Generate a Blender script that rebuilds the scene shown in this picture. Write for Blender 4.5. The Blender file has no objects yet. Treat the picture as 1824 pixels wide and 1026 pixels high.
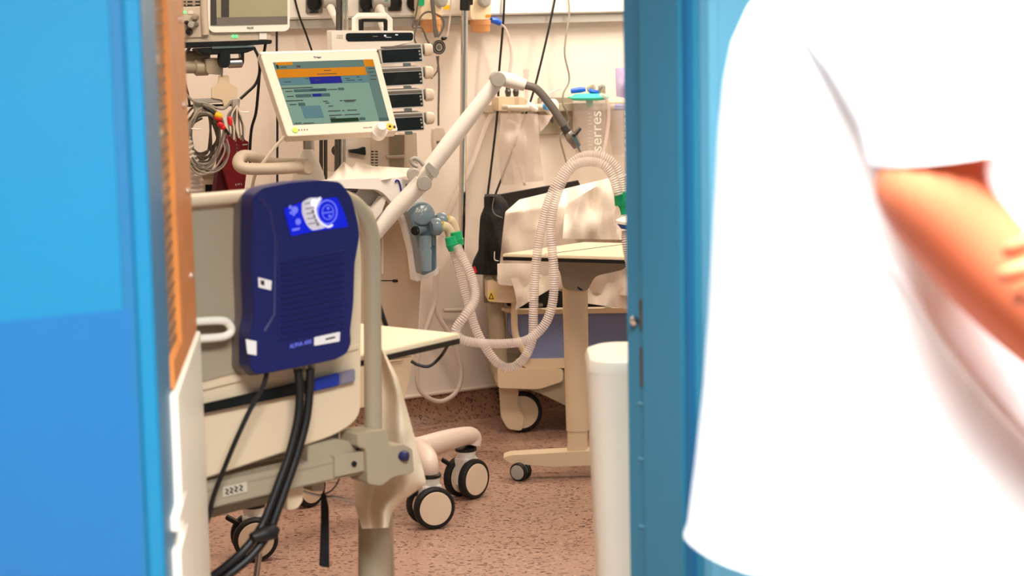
import bpy, bmesh, math, random
from mathutils import Vector as V, Matrix, noise
random.seed(7)
sc = bpy.context.scene
COL = sc.collection
# ------------------------------------------------------------------ camera
CAM = V((0, 0, 1.48)); FP = 3600.0
TH = math.atan(483 / FP); PH = math.radians(1.2)
_f = V((0, math.cos(TH), -math.sin(TH))); _r0 = V((1, 0, 0)); _u0 = V((0, math.sin(TH), math.cos(TH)))
_r = _r0 * math.cos(PH) - _u0 * math.sin(PH)
_u = _r0 * math.sin(PH) + _u0 * math.cos(PH)
cd = bpy.data.cameras.new('camera'); cam = bpy.data.objects.new('camera', cd); COL.objects.link(cam)
cd.sensor_width = 36; cd.lens = 36 * FP / 1824; cd.clip_start = 0.05; cd.clip_end = 50
m = Matrix((_r, _u, -_f)).transposed().to_4x4(); m.translation = CAM; cam.matrix_world = m
cd.dof.use_dof = True; cd.dof.focus_distance = 6.2; cd.dof.aperture_fstop = 4.6
sc.camera = cam
# ------------------------------------------------------------------ light
w = bpy.data.worlds.new('world'); sc.world = w; w.use_nodes = True
w.node_tree.nodes['Background'].inputs[0].default_value = (1, .93, .86, 1)
w.node_tree.nodes['Background'].inputs[1].default_value = 0.3
def area(name, loc, tgt, sx, sy, power, col, spread=180):
    l = bpy.data.lights.new(name, 'AREA'); l.shape = 'RECTANGLE'; l.size = sx; l.size_y = sy
    l.energy = power; l.color = col; l.spread = math.radians(spread)
    o = bpy.data.objects.new(name, l); COL.objects.link(o); o.location = loc
    o.rotation_euler = (V(tgt) - V(loc)).to_track_quat('-Z', 'Y').to_euler()
    return o
WARM = (1, .83, .68)
area('room_ceiling_light', (.30, 4.95, 2.62), (.35, 5.2, 0), 1.3, .7, 43, WARM)
area('room_ceiling_light', (-1.0, 5.0, 2.62), (-.9, 5.3, 0), 1.0, .5, 17, WARM)  # unseen fill light added for the left of the room
area('over_bed_lamp', (.30, 7.36, 2.12), (.42, 7.72, 1.2), 1.4, .12, 36, (1, .90, .77))
area('over_bed_lamp', (-1.2, 6.42, 2.12), (-1.10, 6.75, 1.2), .9, .12, 4.0, (1, .86, .70))
area('corridor_ceiling_light', (-.45, 1.35, 2.62), (-.45, 1.75, 0), 1.0, .6, 10, (.98, .99, 1), 118)
area('corridor_ceiling_light', (.36, 1.35, 2.62), (.42, 1.95, 0), 1.3, .7, 140, (.98, .99, 1), 120)
sc.view_settings.view_transform = 'Standard'; sc.view_settings.look = 'None'
sc.view_settings.gamma = 1; sc.view_settings.use_curve_mapping = False; sc.view_settings.exposure = 0.0

# ------------------------------------------------------------------ photo geometry helpers
def ray(px, py): return (_f * FP + _r * (px - 912) - _u * (py - 513))
def P(px, py, Y): d = ray(px, py); return CAM + d * (Y / d.y)
def F(px, py, z=0.0): d = ray(px, py); return CAM + d * ((z - CAM.z) / d.z)
def nrm(a): a = math.radians(a); return V((math.sin(a), -math.cos(a), 0))
def pl(p, a=32): return (p, nrm(a) if not isinstance(a, V) else a.normalized())
def on(plane, px, py, off=0.0):
    p, n = plane; p = p + n * off; d = ray(px, py)
    return CAM + d * ((p - CAM).dot(n) / d.dot(n))
WALL = pl(V((-.39, 7.3, 0)), 32)
U = V((math.cos(math.radians(32)), math.sin(math.radians(32)), 0)); N = nrm(32); Z = V((0, 0, 1))

# ------------------------------------------------------------------ materials
def lin(c): return tuple(((x / 255) / 12.92 if x / 255 <= .04045 else ((x / 255 + .055) / 1.055) ** 2.4) for x in c)
MATS = {}
def mat(name, c, rough=.5, metal=0, var=.06, vs=9, bump=.0, bs=60, emit=0, alpha=1, trans=0, coat=0, sheen=0, spec=.5):
    if name in MATS: return MATS[name]
    m = bpy.data.materials.new(name); m.use_nodes = True; nt = m.node_tree; b = nt.nodes['Principled BSDF']
    c = lin(c)
    b.inputs['Roughness'].default_value = rough; b.inputs['Metallic'].default_value = metal
    b.inputs['Alpha'].default_value = alpha; b.inputs['Transmission Weight'].default_value = trans
    b.inputs['Coat Weight'].default_value = coat
    b.inputs['Specular IOR Level'].default_value = spec
    if sheen: b.inputs['Sheen Weight'].default_value = sheen
    tc = nt.nodes.new('ShaderNodeTexCoord')
    nz = nt.nodes.new('ShaderNodeTexNoise'); nz.inputs['Scale'].default_value = vs; nz.inputs['Detail'].default_value = 4
    nt.links.new(tc.outputs['Object'], nz.inputs['Vector'])
    mx = nt.nodes.new('ShaderNodeMix'); mx.data_type = 'RGBA'
    mx.inputs[6].default_value = (*[x * (1 - var) for x in c], 1); mx.inputs[7].default_value = (*[min(1, x * (1 + var)) for x in c], 1)
    nt.links.new(nz.outputs['Fac'], mx.inputs[0]); nt.links.new(mx.outputs[2], b.inputs['Base Color'])
    if emit:
        nt.links.new(mx.outputs[2], b.inputs['Emission Color']); b.inputs['Emission Strength'].default_value = emit
    if bump:
        n2 = nt.nodes.new('ShaderNodeTexNoise'); n2.inputs['Scale'].default_value = bs; n2.inputs['Detail'].default_value = 3
        nt.links.new(tc.outputs['Object'], n2.inputs['Vector'])
        bp = nt.nodes.new('ShaderNodeBump'); bp.inputs['Strength'].default_value = bump; bp.inputs['Distance'].default_value = .005
        nt.links.new(n2.outputs['Fac'], bp.inputs['Height']); nt.links.new(bp.outputs[0], b.inputs['Normal'])
    MATS[name] = m; return m
def speckle(name, base, chip, light, dens=.5, scale=95, chipw=.16):
    m = bpy.data.materials.new(name); m.use_nodes = True; nt = m.node_tree; b = nt.nodes['Principled BSDF']
    tc = nt.nodes.new('ShaderNodeTexCoord'); b.inputs['Roughness'].default_value = .42
    prev = None
    nz = nt.nodes.new('ShaderNodeTexNoise'); nz.inputs['Scale'].default_value = 3; nz.inputs['Detail'].default_value = 6
    nt.links.new(tc.outputs['Object'], nz.inputs['Vector'])
    mx = nt.nodes.new('ShaderNodeMix'); mx.data_type = 'RGBA'
    mx.inputs[6].default_value = (*[x * .88 for x in lin(base)], 1); mx.inputs[7].default_value = (*[x * 1.1 for x in lin(base)], 1)
    nt.links.new(nz.outputs['Fac'], mx.inputs[0]); prev = mx.outputs[2]
    for k, (c, s, t, st) in enumerate(((light, scale * 1.3, chipw * .9, .45), (chip, scale, chipw, .85), (chip, scale * .45, chipw * .62, .9))):
        mp = nt.nodes.new('ShaderNodeMapping'); mp.inputs['Scale'].default_value = (1, 1.0 + .5 * k, 1)
        mp.inputs['Rotation'].default_value = (0, 0, .5 + k); mp.inputs['Location'].default_value = (k, k * 2, 0)
        n3 = nt.nodes.new('ShaderNodeTexNoise'); n3.inputs['Scale'].default_value = 30
        ad = nt.nodes.new('ShaderNodeMix'); ad.data_type = 'RGBA'; ad.blend_type = 'LINEAR_LIGHT'; ad.inputs[0].default_value = .025
        vo = nt.nodes.new('ShaderNodeTexVoronoi'); vo.inputs['Scale'].default_value = s
        nt.links.new(tc.outputs['Object'], mp.inputs[0]); nt.links.new(tc.outputs['Object'], n3.inputs['Vector'])
        nt.links.new(mp.outputs[0], ad.inputs[6]); nt.links.new(n3.outputs['Color'], ad.inputs[7])
        nt.links.new(ad.outputs[2], vo.inputs['Vector'])
        # only some of the cells carry a chip
        sep = nt.nodes.new('ShaderNodeSeparateColor'); nt.links.new(vo.outputs['Color'], sep.inputs[0])
        a = nt.nodes.new('ShaderNodeMath'); a.operation = 'LESS_THAN'; a.inputs[1].default_value = t * 2
        nt.links.new(vo.outputs['Distance'], a.inputs[0])
        g = nt.nodes.new('ShaderNodeMath'); g.operation = 'LESS_THAN'; g.inputs[1].default_value = dens
        nt.links.new(sep.outputs[0], g.inputs[0])
        mu = nt.nodes.new('ShaderNodeMath'); mu.operation = 'MULTIPLY'; nt.links.new(a.outputs[0], mu.inputs[0]); nt.links.new(g.outputs[0], mu.inputs[1])
        mu2 = nt.nodes.new('ShaderNodeMath'); mu2.operation = 'MULTIPLY'; nt.links.new(mu.outputs[0], mu2.inputs[0]); mu2.inputs[1].default_value = st
        x = nt.nodes.new('ShaderNodeMix'); x.data_type = 'RGBA'; x.inputs[7].default_value = (*lin(c), 1)
        nt.links.new(mu2.outputs[0], x.inputs[0]); nt.links.new(prev, x.inputs[6]); prev = x.outputs[2]
    nt.links.new(prev, b.inputs['Base Color'])
    return m
M = dict(
 wall=mat('wall_paint', (240, 228, 216), .6, var=.03, vs=2), ceil=mat('ceiling_paint', (240, 238, 232), .8),
 bluewall=mat('blue_wall_paint', (96, 160, 186), .45, var=.03), bluedoor=mat('blue_door_laminate', (14, 108, 146), .4, var=.05, bump=.1, bs=200),
 bluekick=mat('blue_kick_plate', (20, 92, 144), .4, var=.05, bump=.1, bs=200), bluejamb=mat('blue_jamb_paint', (40, 112, 140), .4, var=.04, bump=.08, bs=120),
 bluegroove=mat('blue_groove', (18, 92, 134), .5), oak=mat('oak_bead', (205, 128, 60), .45, var=.18, vs=14),
 creamdoor=mat('cream_laminate', (240, 232, 214), .4), steel=mat('brushed_steel', (170, 165, 158), .3, 1), chrome=mat('chrome', (225, 222, 215), .12, 1),
 darksteel=mat('dark_steel', (95, 92, 88), .4, .8), bezel=mat('bezel_cream', (226, 214, 198), .45, var=.02), brightw=mat('bright_white_plastic', (250, 246, 240), .4, var=.01), bodyb=mat('warm_beige_casing', (196, 172, 148), .5, var=.03), frame=mat('silver_edge', (232, 228, 222), .3, .25),
 white=mat('white_plastic', (244, 239, 230), .38, var=.015), white2=mat('warm_white_plastic', (226, 212, 194), .4, var=.03),
 beige=mat('beige_plastic', (200, 186, 166), .45, var=.04), beiged=mat('dark_beige_plastic', (160, 146, 124), .5, var=.05),
 cream=mat('cream_plastic', (222, 200, 168), .42, var=.04, vs=4), greige=mat('greige_metal', (166, 152, 128), .38, var=.05),
 grey=mat('grey_plastic', (170, 166, 158), .45), dgrey=mat('mid_grey_plastic', (112, 106, 100), .5), black=mat('black_plastic', (9, 7, 8), .4, var=.1),
 rubber=mat('black_rubber', (9, 8, 9), .5, var=.15), blackfab=mat('black_fabric', (9, 8, 12), .85, var=.3, bump=.6, bs=90),
 navy=mat('navy_plastic', (15, 17, 86), .5, var=.06, coat=.0), navyd=mat('navy_seam', (12, 12, 60), .5), panelblue=mat('backlit_blue_panel', (10, 20, 190), .25, emit=.45, var=.03),
 lcd=mat('pump_lcd', (185, 180, 190), .3, emit=.45), lcdw=mat('white_print', (225, 225, 250), .4, emit=.35), paleblue=mat('pale_blue_print', (110, 120, 235), .4, emit=.3),
 led=mat('white_led', (255, 255, 255), .3, emit=5), greenled=mat('green_led', (80, 255, 120), .3, emit=2.0),
 sheet=mat('white_cotton', (240, 228, 214), .85, var=.04, bump=.25, bs=40, sheen=.1), film=mat('cloudy_plastic_film', (232, 214, 186), .4, var=.05, alpha=.94),
 vinyl=mat('blue_grey_vinyl', (118, 128, 168), .6, var=.05), paper=mat('paper_label', (232, 228, 226), .6, var=.02),
 tube=mat('clear_corrugated_plastic', (240, 226, 218), .2, alpha=.5, var=.02), tubew=mat('white_silicone', (228, 212, 200), .35, alpha=.85), tubec=mat('thin_clear_plastic', (236, 214, 208), .25, alpha=.5),
 liner=mat('clear_liner', (226, 210, 202), .25, alpha=.22), clear=mat('clear_plastic', (232, 220, 214), .12, alpha=.3, var=.01), frost=mat('frosted_bag', (238, 222, 212), .3, alpha=.4),
 green=mat('green_plastic', (18, 172, 110), .35, var=.06), teal=mat('teal_plastic', (60, 200, 170), .3), capblue=mat('blue_cap', (22, 86, 205), .35), skyblue=mat('sky_blue', (80, 165, 220), .4),
 bluegrey=mat('blue_grey_plastic', (132, 152, 164), .22, var=.04, coat=.4), bluegreyd=mat('dark_blue_grey_plastic', (84, 112, 132), .3), yellowt=mat('pale_yellow', (226, 205, 110), .35), ivory=mat('ivory_plastic', (236, 216, 182), .35),
 cable=mat('grey_cable', (150, 140, 126), .5), cablec=mat('dark_grey_cable', (105, 96, 86), .5), red=mat('dark_red_fabric', (134, 16, 30), .75, var=.15, bump=.4, bs=80), redp=mat('red_plastic', (214, 32, 36), .4), yel=mat('yellow_plastic', (240, 190, 20), .4), orange=mat('orange_mark', (235, 140, 20), .4),
 amber=mat('amber_bowl', (226, 160, 100), .2, alpha=.75), lilac=mat('lilac_film', (205, 180, 225), .4, alpha=.85), ink=mat('black_ink', (25, 22, 22), .6), inkb=mat('blue_ink', (28, 24, 130), .6), inkg=mat('grey_ink', (120, 112, 106), .6),
 darkscr=mat('dark_screen', (70, 62, 56), .15, emit=.0, coat=.6), refl=mat('painted_screen_reflection', (165, 158, 126), .12, var=.12, vs=5, coat=.6), glassb=mat('black_glass', (8, 6, 6), .3, coat=.2),
 s_bg=mat('screen_grey_green', (92, 124, 118), .7, spec=.15, emit=.35, var=.02), s_or=mat('screen_orange', (160, 102, 8), .7, spec=.15, emit=.35, var=.08), s_bl=mat('screen_blue', (14, 18, 112), .7, spec=.15, emit=.35), s_tb=mat('screen_blue_grey', (66, 100, 112), .7, spec=.15, emit=.35), s_dk=mat('screen_slate', (48, 76, 80), .7, spec=.15, emit=.35), s_gn=mat('screen_dark_green', (10, 34, 12), .7, spec=.15, emit=.35), s_sd=mat('screen_side', (70, 96, 96), .7, spec=.15, emit=.35),
 lime=mat('lime_key', (165, 205, 25), .4, emit=.25), skin=mat('skin', (206, 114, 78), .6, spec=.25, var=.06, vs=18, bump=.05, bs=200), nail=mat('nail', (235, 180, 165), .35),
 uniform=mat('white_uniform_cotton', (250, 250, 250), .85, var=.01, bump=.12, bs=60), hair=mat('brown_hair', (62, 42, 30), .6, var=.2), shoe=mat('white_shoe', (235, 235, 235), .6), lip=mat('lip', (190, 90, 84), .5), eye=mat('eye_white', (240, 238, 232), .3), iris=mat('iris', (60, 45, 32), .3),
 tyre=mat('tyre_rubber', (12, 10, 10), .6), hub=mat('cream_hub', (232, 212, 186), .45, var=.03), pink=mat('pinkish_white_metal', (232, 212, 198), .4), tabletop=mat('cream_laminate_top', (240, 224, 192), .35, var=.02),
 glass=mat('wired_glass', (150, 145, 130), .15, alpha=.55))
M['floor'] = speckle('speckled_vinyl', (176, 140, 122), (84, 50, 40), (208, 184, 168), .48, 62, .19)
M['cove'] = speckle('speckled_cove_vinyl', (150, 112, 88), (70, 46, 36), (180, 148, 124), .5, 85, .2)

# ------------------------------------------------------------------ builder
def finish(bm, smooth=True, ang=38):
    bmesh.ops.recalc_face_normals(bm, faces=bm.faces)
    return bm
def rootloc(o):
    while o.parent: o = o.parent
    return V(o['_o']) if '_o' in o else o.location.copy()
def obj(name, bm, m, parent=None, label=None, cat=None, group=None, kind=None, smooth=True, ang=38):
    bmesh.ops.recalc_face_normals(bm, faces=bm.faces)
    if parent is None:
        xs = [v.co for v in bm.verts]
        L = V(((min(c.x for c in xs) + max(c.x for c in xs)) / 2, (min(c.y for c in xs) + max(c.y for c in xs)) / 2, min(c.z for c in xs)))
    else: L = rootloc(parent)
    for v in bm.verts: v.co -= L
    me = bpy.data.meshes.new(name); bm.to_mesh(me); bm.free()
    if smooth:
        me.polygons.foreach_set('use_smooth', [True] * len(me.polygons)); me.set_sharp_from_angle(angle=math.radians(ang))
    me.materials.append(M[m] if isinstance(m, str) else m)
    o = bpy.data.objects.new(name, me); COL.objects.link(o)
    if parent: o.parent = parent
    else: o.location = L
    tag(o, label, cat, group, kind); return o
def tag(o, label=None, cat=None, group=None, kind=None):
    if label: o['label'] = label
    if cat: o['category'] = cat
    if group: o['group'] = group
    if kind: o['kind'] = kind
def thing(name, loc, label, cat, group=None):
    o = bpy.data.objects.new(name, None); COL.objects.link(o); o.location = loc; o.empty_display_size = .05
    tag(o, label, cat, group); return o
def dup(root, loc, label):
    r = root.copy(); COL.objects.link(r); r.location = loc; r['label'] = label
    for ch in root.children:
        c = ch.copy(); COL.objects.link(c); c.parent = r
        for g in ch.children:
            d = g.copy(); COL.objects.link(d); d.parent = c
    return r
def B(): return bmesh.new()
def catmull(pts, n=8, closed=False):
    pts = [V(p) for p in pts]; out = []
    if len(pts) < 3 and not closed: return pts
    N_ = len(pts); rng = N_ if closed else N_ - 1
    for i in range(rng):
        p1, p2 = pts[i], pts[(i + 1) % N_]
        p0 = pts[i - 1] if (i > 0 or closed) else p1 * 2 - p2
        p3 = pts[(i + 2) % N_] if (i + 2 < N_ or closed) else p2 * 2 - p1
        for k in range(n):
            t = k / n
            out.append(.5 * ((2 * p1) + (p2 - p0) * t + (2 * p0 - 5 * p1 + 4 * p2 - p3) * t * t + (3 * p1 - p0 - 3 * p2 + p3) * t ** 3))
    if not closed: out.append(pts[-1])
    return out
def sweep(bm, pts, r, seg=10, closed=False, caps=True, flat=1.0, flatdir=None):
    """tube along pts; r a number or list; flat squashes the section"""
    n = len(pts); rs = r if isinstance(r, (list, tuple)) else [r] * n
    T = []
    for i in range(n):
        a = pts[(i + 1) % n] if (closed or i < n - 1) else pts[i]; b = pts[i - 1] if (closed or i > 0) else pts[i]
        T.append((a - b).normalized())
    up = flatdir if flatdir is not None else (V((0, 0, 1)) if abs(T[0].z) < .9 else V((0, 1, 0)))
    nrmv = (up - T[0] * up.dot(T[0])).normalized(); rings = []
    for i in range(n):
        nn = nrmv - T[i] * nrmv.dot(T[i])
        if nn.length > 1e-6: nrmv = nn.normalized()
        bi = T[i].cross(nrmv)
        rings.append([bm.verts.new(pts[i] + (nrmv * math.cos(2 * math.pi * k / seg) * flat + bi * math.sin(2 * math.pi * k / seg)) * rs[i]) for k in range(seg)])
    for i in range(n if closed else n - 1):
        a, b = rings[i], rings[(i + 1) % n]
        for k in range(seg): bm.faces.new((a[k], a[(k + 1) % seg], b[(k + 1) % seg], b[k]))
    if caps and not closed: bm.faces.new(rings[0][::-1]); bm.faces.new(rings[-1])
    return bm
def tube(pts, r, seg=10, n=6, **k): return sweep(B(), catmull(pts, n), r, seg, **k)
def resample(pts, step):
    out = [pts[0]]; acc = 0
    for a, b in zip(pts, pts[1:]):
        L = (b - a).length; d = step - acc
        while d <= L: out.append(a.lerp(b, d / L)); d += step
        acc = (acc + L) % step if L else acc
        acc = L - (d - step)
    return out
def corr(pts, r, pitch=.009, amp=.16, seg=12):
    c = resample(catmull(pts, 16), pitch / 4)
    rs = [r * (1 + amp * (1, .15, -1, .15)[i % 4]) for i in range(len(c))]
    return sweep(B(), c, rs, seg)
def cyl(bm, a, b, r0, r1=None, seg=20, bev=0):
    r1 = r0 if r1 is None else r1
    if not bev: return sweep(bm, [a, b], [r0, r1], seg)
    d = (b - a).normalized() * bev
    return sweep(bm, [a, a + d, b - d, b], [r0 - bev, r0, r1, r1 - bev], seg)
def lathe(bm, a, ax, prof, seg=24):
    """prof: list of (dist along ax, radius)"""
    ax = ax.normalized(); pts = [a + ax * d for d, _ in prof]; rs = [max(1e-4, q) for _, q in prof]
    x = V((0, 0, 1)) if abs(ax.z) < .9 else V((0, 1, 0)); x = (x - ax * x.dot(ax)).normalized(); y = ax.cross(x)
    rings = [[bm.verts.new(p + (x * math.cos(6.28318 * k / seg) + y * math.sin(6.28318 * k / seg)) * r) for k in range(seg)] for p, r in zip(pts, rs)]
    for a_, b_ in zip(rings, rings[1:]):
        for k in range(seg): bm.faces.new((a_[k], a_[(k + 1) % seg], b_[(k + 1) % seg], b_[k]))
    bm.faces.new(rings[0][::-1]); bm.faces.new(rings[-1]); return bm
def prism(bm, pts, ext, bev=0, segs=2):
    nb = B(); a = [nb.verts.new(p) for p in pts]; b = [nb.verts.new(p + ext) for p in pts]; n = len(a)
    nb.faces.new(a); nb.faces.new(b[::-1])
    for i in range(n): nb.faces.new((a[i], b[i], b[(i + 1) % n], a[(i + 1) % n]))
    if bev: bmesh.ops.recalc_face_normals(nb, faces=nb.faces); bmesh.ops.bevel(nb, geom=nb.edges[:], offset=bev, segments=segs, affect='EDGES', clamp_overlap=True)
    me = bpy.data.meshes.new('t'); nb.to_mesh(me); nb.free(); bm.from_mesh(me); bpy.data.meshes.remove(me); return bm
def box(bm, c, x, y, z, bev=0):
    """c centre, x y z half-extent vectors"""
    return prism(bm, [c - x - y - z, c + x - y - z, c + x - y + z, c - x - y + z], y * 2, bev)
def rbox(bm, c, sx, sy, sz, a=32, bev=0):
    u = V((math.cos(math.radians(a)), math.sin(math.radians(a)), 0)); return box(bm, c, u * sx / 2, -nrm(a) * sy / 2, Z * sz / 2, bev)
def plate(poly, plane, th, off=0, bev=0, bm=None, round_=0):
    bm = bm or B()
    if round_: poly = rounded(poly, round_)
    return prism(bm, [on(plane, x, y, off) for x, y in poly], -plane[1] * th, bev)
def rounded(poly, r, k=4):
    out = []; n = len(poly)
    for i in range(n):
        p = V((*poly[i], 0)); a = V((*poly[i - 1], 0)); b = V((*poly[(i + 1) % n], 0))
        rr = min(r, (a - p).length * .45, (b - p).length * .45)
        s = p + (a - p).normalized() * rr; e = p + (b - p).normalized() * rr
        for j in range(k + 1):
            t = j / k; q = s * (1 - t) ** 2 + p * 2 * t * (1 - t) + e * t * t; out.append((q.x, q.y))
    return out
def rect(x0, y0, x1, y1, sl=0): return [(x0, y0), (x1, y0 + sl * (x1 - x0)), (x1, y1 + sl * (x1 - x0)), (x0, y1)]
def edge_at(poly, t):
    L = [0]
    for a, b in zip(poly, poly[1:]): L.append(L[-1] + math.dist(a, b))
    d = t * L[-1]
    for i in range(len(poly) - 1):
        if d <= L[i + 1] + 1e-9:
            f = (d - L[i]) / max(1e-9, L[i + 1] - L[i]); return (poly[i][0] + (poly[i + 1][0] - poly[i][0]) * f, poly[i][1] + (poly[i + 1][1] - poly[i][1]) * f)
    return poly[-1]
def sheetg(L, R, Yf, nu=24, nv=30, amp=.01, fr=9, th=.006, seed=0):
    """draped cloth between two edges; Yf(u,v) is its real depth"""
    bm = B(); G = []
    for j in range(nv + 1):
        v = j / nv; l = edge_at(L, v); r = edge_at(R, v); row = []
        for i in range(nu + 1):
            u = i / nu; px = l[0] + (r[0] - l[0]) * u; py = l[1] + (r[1] - l[1]) * u; y = Yf(u, v)
            p = P(px, py, y); q = noise.noise(V((p.x * fr + seed, seed, p.z * fr * .45))) + .5 * noise.noise(V((p.x * fr * 2.3, seed + 3, p.z * fr)))
            row.append(P(px, py, y + amp * q))
        G.append(row)
    a = [[bm.verts.new(p) for p in r] for r in G]; b = [[bm.verts.new(p + V((0, th, 0))) for p in r] for r in G]
    for j in range(nv):
        for i in range(nu):
            bm.faces.new((a[j][i], a[j][i + 1], a[j + 1][i + 1], a[j + 1][i])); bm.faces.new((b[j][i], b[j + 1][i], b[j + 1][i + 1], b[j][i + 1]))
    for j in range(nv):
        for i in (0, nu): bm.faces.new((a[j][i], a[j + 1][i], b[j + 1][i], b[j][i]))
    for i in range(nu):
        for j in (0, nv): bm.faces.new((a[j][i], b[j][i], b[j][i + 1], a[j][i + 1]))
    return bm
def text(name, s, o, right, up, h, m, parent, depth=.0004, label=None, fit=None):
    """flat lettering; o = lower left, h = cap height"""
    cu = bpy.data.curves.new('t', 'FONT'); cu.body = s; cu.size = h / .7; cu.extrude = depth
    ob = bpy.data.objects.new('t', cu); COL.objects.link(ob)
    me = bpy.data.meshes.new_from_object(ob.evaluated_get(bpy.context.evaluated_depsgraph_get()))
    bpy.data.objects.remove(ob); right = right.normalized(); up = up.normalized(); n = right.cross(up)
    W_ = max(v.co.x for v in me.vertices) or 1; k = fit / W_ if fit else 1
    bm = B(); bm.from_mesh(me); bpy.data.meshes.remove(me)
    for v in bm.verts: c = v.co.copy(); v.co = o + right * c.x * k + up * c.y + n * c.z
    return obj(name, bm, m, parent, smooth=False, label=label)

# ================================================================== SETTING
def poly_struct(name, pts, ext, m, kind='structure', parent=None, bev=0):
    return obj(name, prism(B(), [V(p) for p in pts], V(ext), bev), m, parent, kind=kind if not parent else None, smooth=bool(bev))
def wl(t, off=0, z=0): return V((-.39, 7.3, 0)) + U * t + N * off + Z * z     # along the far wall
# jamb line of the door wall (far face), t=0 at the right jamb
JR = P(1124, 300, 3.4); JR.z = 0
def dw(t, off=0, z=0): return V((JR.x, JR.y, 0)) + U * t + N * off + Z * z
A = [wl(-3.0), wl(3.2)]
poly_struct('floor', [(-4.5, -2, 0), (5, -2, 0), (5, 10, 0), (-4.5, 10, 0)], (0, 0, -.1), 'floor')
poly_struct('ceiling', [(-4.5, -2, 2.7), (5, -2, 2.7), (5, 10, 2.7), (-4.5, 10, 2.7)], (0, 0, .1), 'ceil')
poly_struct('wall_back', [wl(-3.2), wl(3.2), wl(3.2, 0, 2.7), wl(-3.2, 0, 2.7)], -N * .12, 'wall')
sl, sr = dw(-2.6), dw(2.4)
poly_struct('wall_left', [wl(-3.0), dw(-2.4), dw(-2.4, 0, 2.7), wl(-3.0, 0, 2.7)], V((-.1, 0, 0)), 'wall')
poly_struct('wall_right', [wl(3.0), dw(2.4), dw(2.4, 0, 2.7), wl(3.0, 0, 2.7)], V((.1, 0, 0)), 'wall')
# door wall: far face at off 0, near face at off .20 (its edge is the deep reveal that the camera sees)
poly_struct('wall_front', [dw(.005), dw(2.6), dw(2.6, 0, 2.7), dw(.005, 0, 2.7)], N * .205, 'bluewall')
LT = -.857
for _k in range(4000):
    LT = -.7 - _k * .0001; _p = dw(LT, .165, 1.2)
    _c = m.inverted() @ _p
    if 912 + FP * _c.x / -_c.z < 262: break
poly_struct('wall_front', [dw(-2.6), dw(LT - .45), dw(LT - .45, 0, 2.7), dw(-2.6, 0, 2.7)], N * .205, 'bluewall')
poly_struct('wall_front', [dw(LT - .45, 0, 2.15), dw(.005, 0, 2.15), dw(.005, 0, 2.7), dw(LT - .45, 0, 2.7)], N * .205, 'bluewall')
poly_struct('wall_corridor', [V((-4.4, -1.9, 0)), V((4.4, -1.9, 0)), V((4.4, -1.9, 2.7)), V((-4.4, -1.9, 2.7))], V((0, -.1, 0)), 'wall')
poly_struct('wall_corridor_end', [V((-2.8, -1.9, 0)), V((-2.8, 2.4, 0)), V((-2.8, 2.4, 2.7)), V((-2.8, -1.9, 2.7))], V((-.1, 0, 0)), 'bluewall')
poly_struct('wall_corridor_end', [V((2.9, -1.9, 0)), V((2.9, 5, 0)), V((2.9, 5, 2.7)), V((2.9, -1.9, 2.7))], V((.1, 0, 0)), 'bluewall')
# coved skirting and its cream capping bead
bm = B(); prof = [(0, 0), (.055, 0), (.05, .006), (.022, .02), (.008, .045), (.006, .1), (0, .1)]
prism(bm, [wl(-3.0, o_, z_) for o_, z_ in prof], U * 6); obj('baseboard_back', bm, 'cove', kind='structure')
obj('trim_1', sweep(B(), [wl(-3, .008, .106), wl(3, .008, .106)], .007, 8), 'white2', kind='structure')
# supply trunking across the far wall at eye height: white box with a grey channel beneath it
poly_struct('trim_2', [wl(-3.0, .0, 1.487), wl(3.0, 0, 1.487), wl(3.0, 0, 1.80), wl(-3.0, 0, 1.80)], N * .06, 'white', bev=.006)
poly_struct('trim_3', [wl(-3.0, .0, 1.455), wl(3.0, 0, 1.455), wl(3.0, 0, 1.485), wl(-3.0, 0, 1.485)], N * .045, 'grey')
# room side frame
# right jamb: liner, stop, and the corridor-side architrave
jb = poly_struct('trim_4', [dw(0, 0), dw(0, .19), dw(0, .19, 2.15), dw(0, 0, 2.15)], U * -.012, 'bluejamb')
def jbox(name, o0, o1, z0, z1, th, m, base=.012):
    return obj(name, prism(B(), [dw(-base, o0, z0), dw(-base, o1, z0), dw(-base, o1, z1), dw(-base, o0, z1)], U * -th, .002), m, jb)
jbox('door_stop', .062, .172, 0, 2.15, .014, 'bluejamb'); jbox('rebate_groove', .050, .060, 0, 2.15, .003, 'bluegroove')
jbox('seal_strip', .172, .189, 0, 2.15, .009, 'bluegroove')
def zat(py, Y): return P(1150, py, Y).z
for (a, b, nm) in ((532, 586, 'latch_strike'), (617, 686, 'bolt_strike')):
    jbox(nm, .040, .058, zat(b, 3.36), zat(a, 3.36), .005, 'darksteel')
bm = B(); q = dw(-.014, .028, zat(569, 3.38)); lathe(bm, q, -U, [(0, .008), (.006, .008), (.009, .005), (.0095, .0001)], 12); obj('screw', bm, 'chrome', jb)
for py in (712, 810, 930): 
    jbox('hinge_leaf_mark', .03, .045, zat(py + 5, 3.38), zat(py, 3.38), .0025, 'bluewall')
poly_struct('trim_5', [dw(.004, .203), dw(.022, .203), dw(.022, .203, 2.2), dw(.004, .203, 2.2)], N * .008, 'bluewall')
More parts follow.
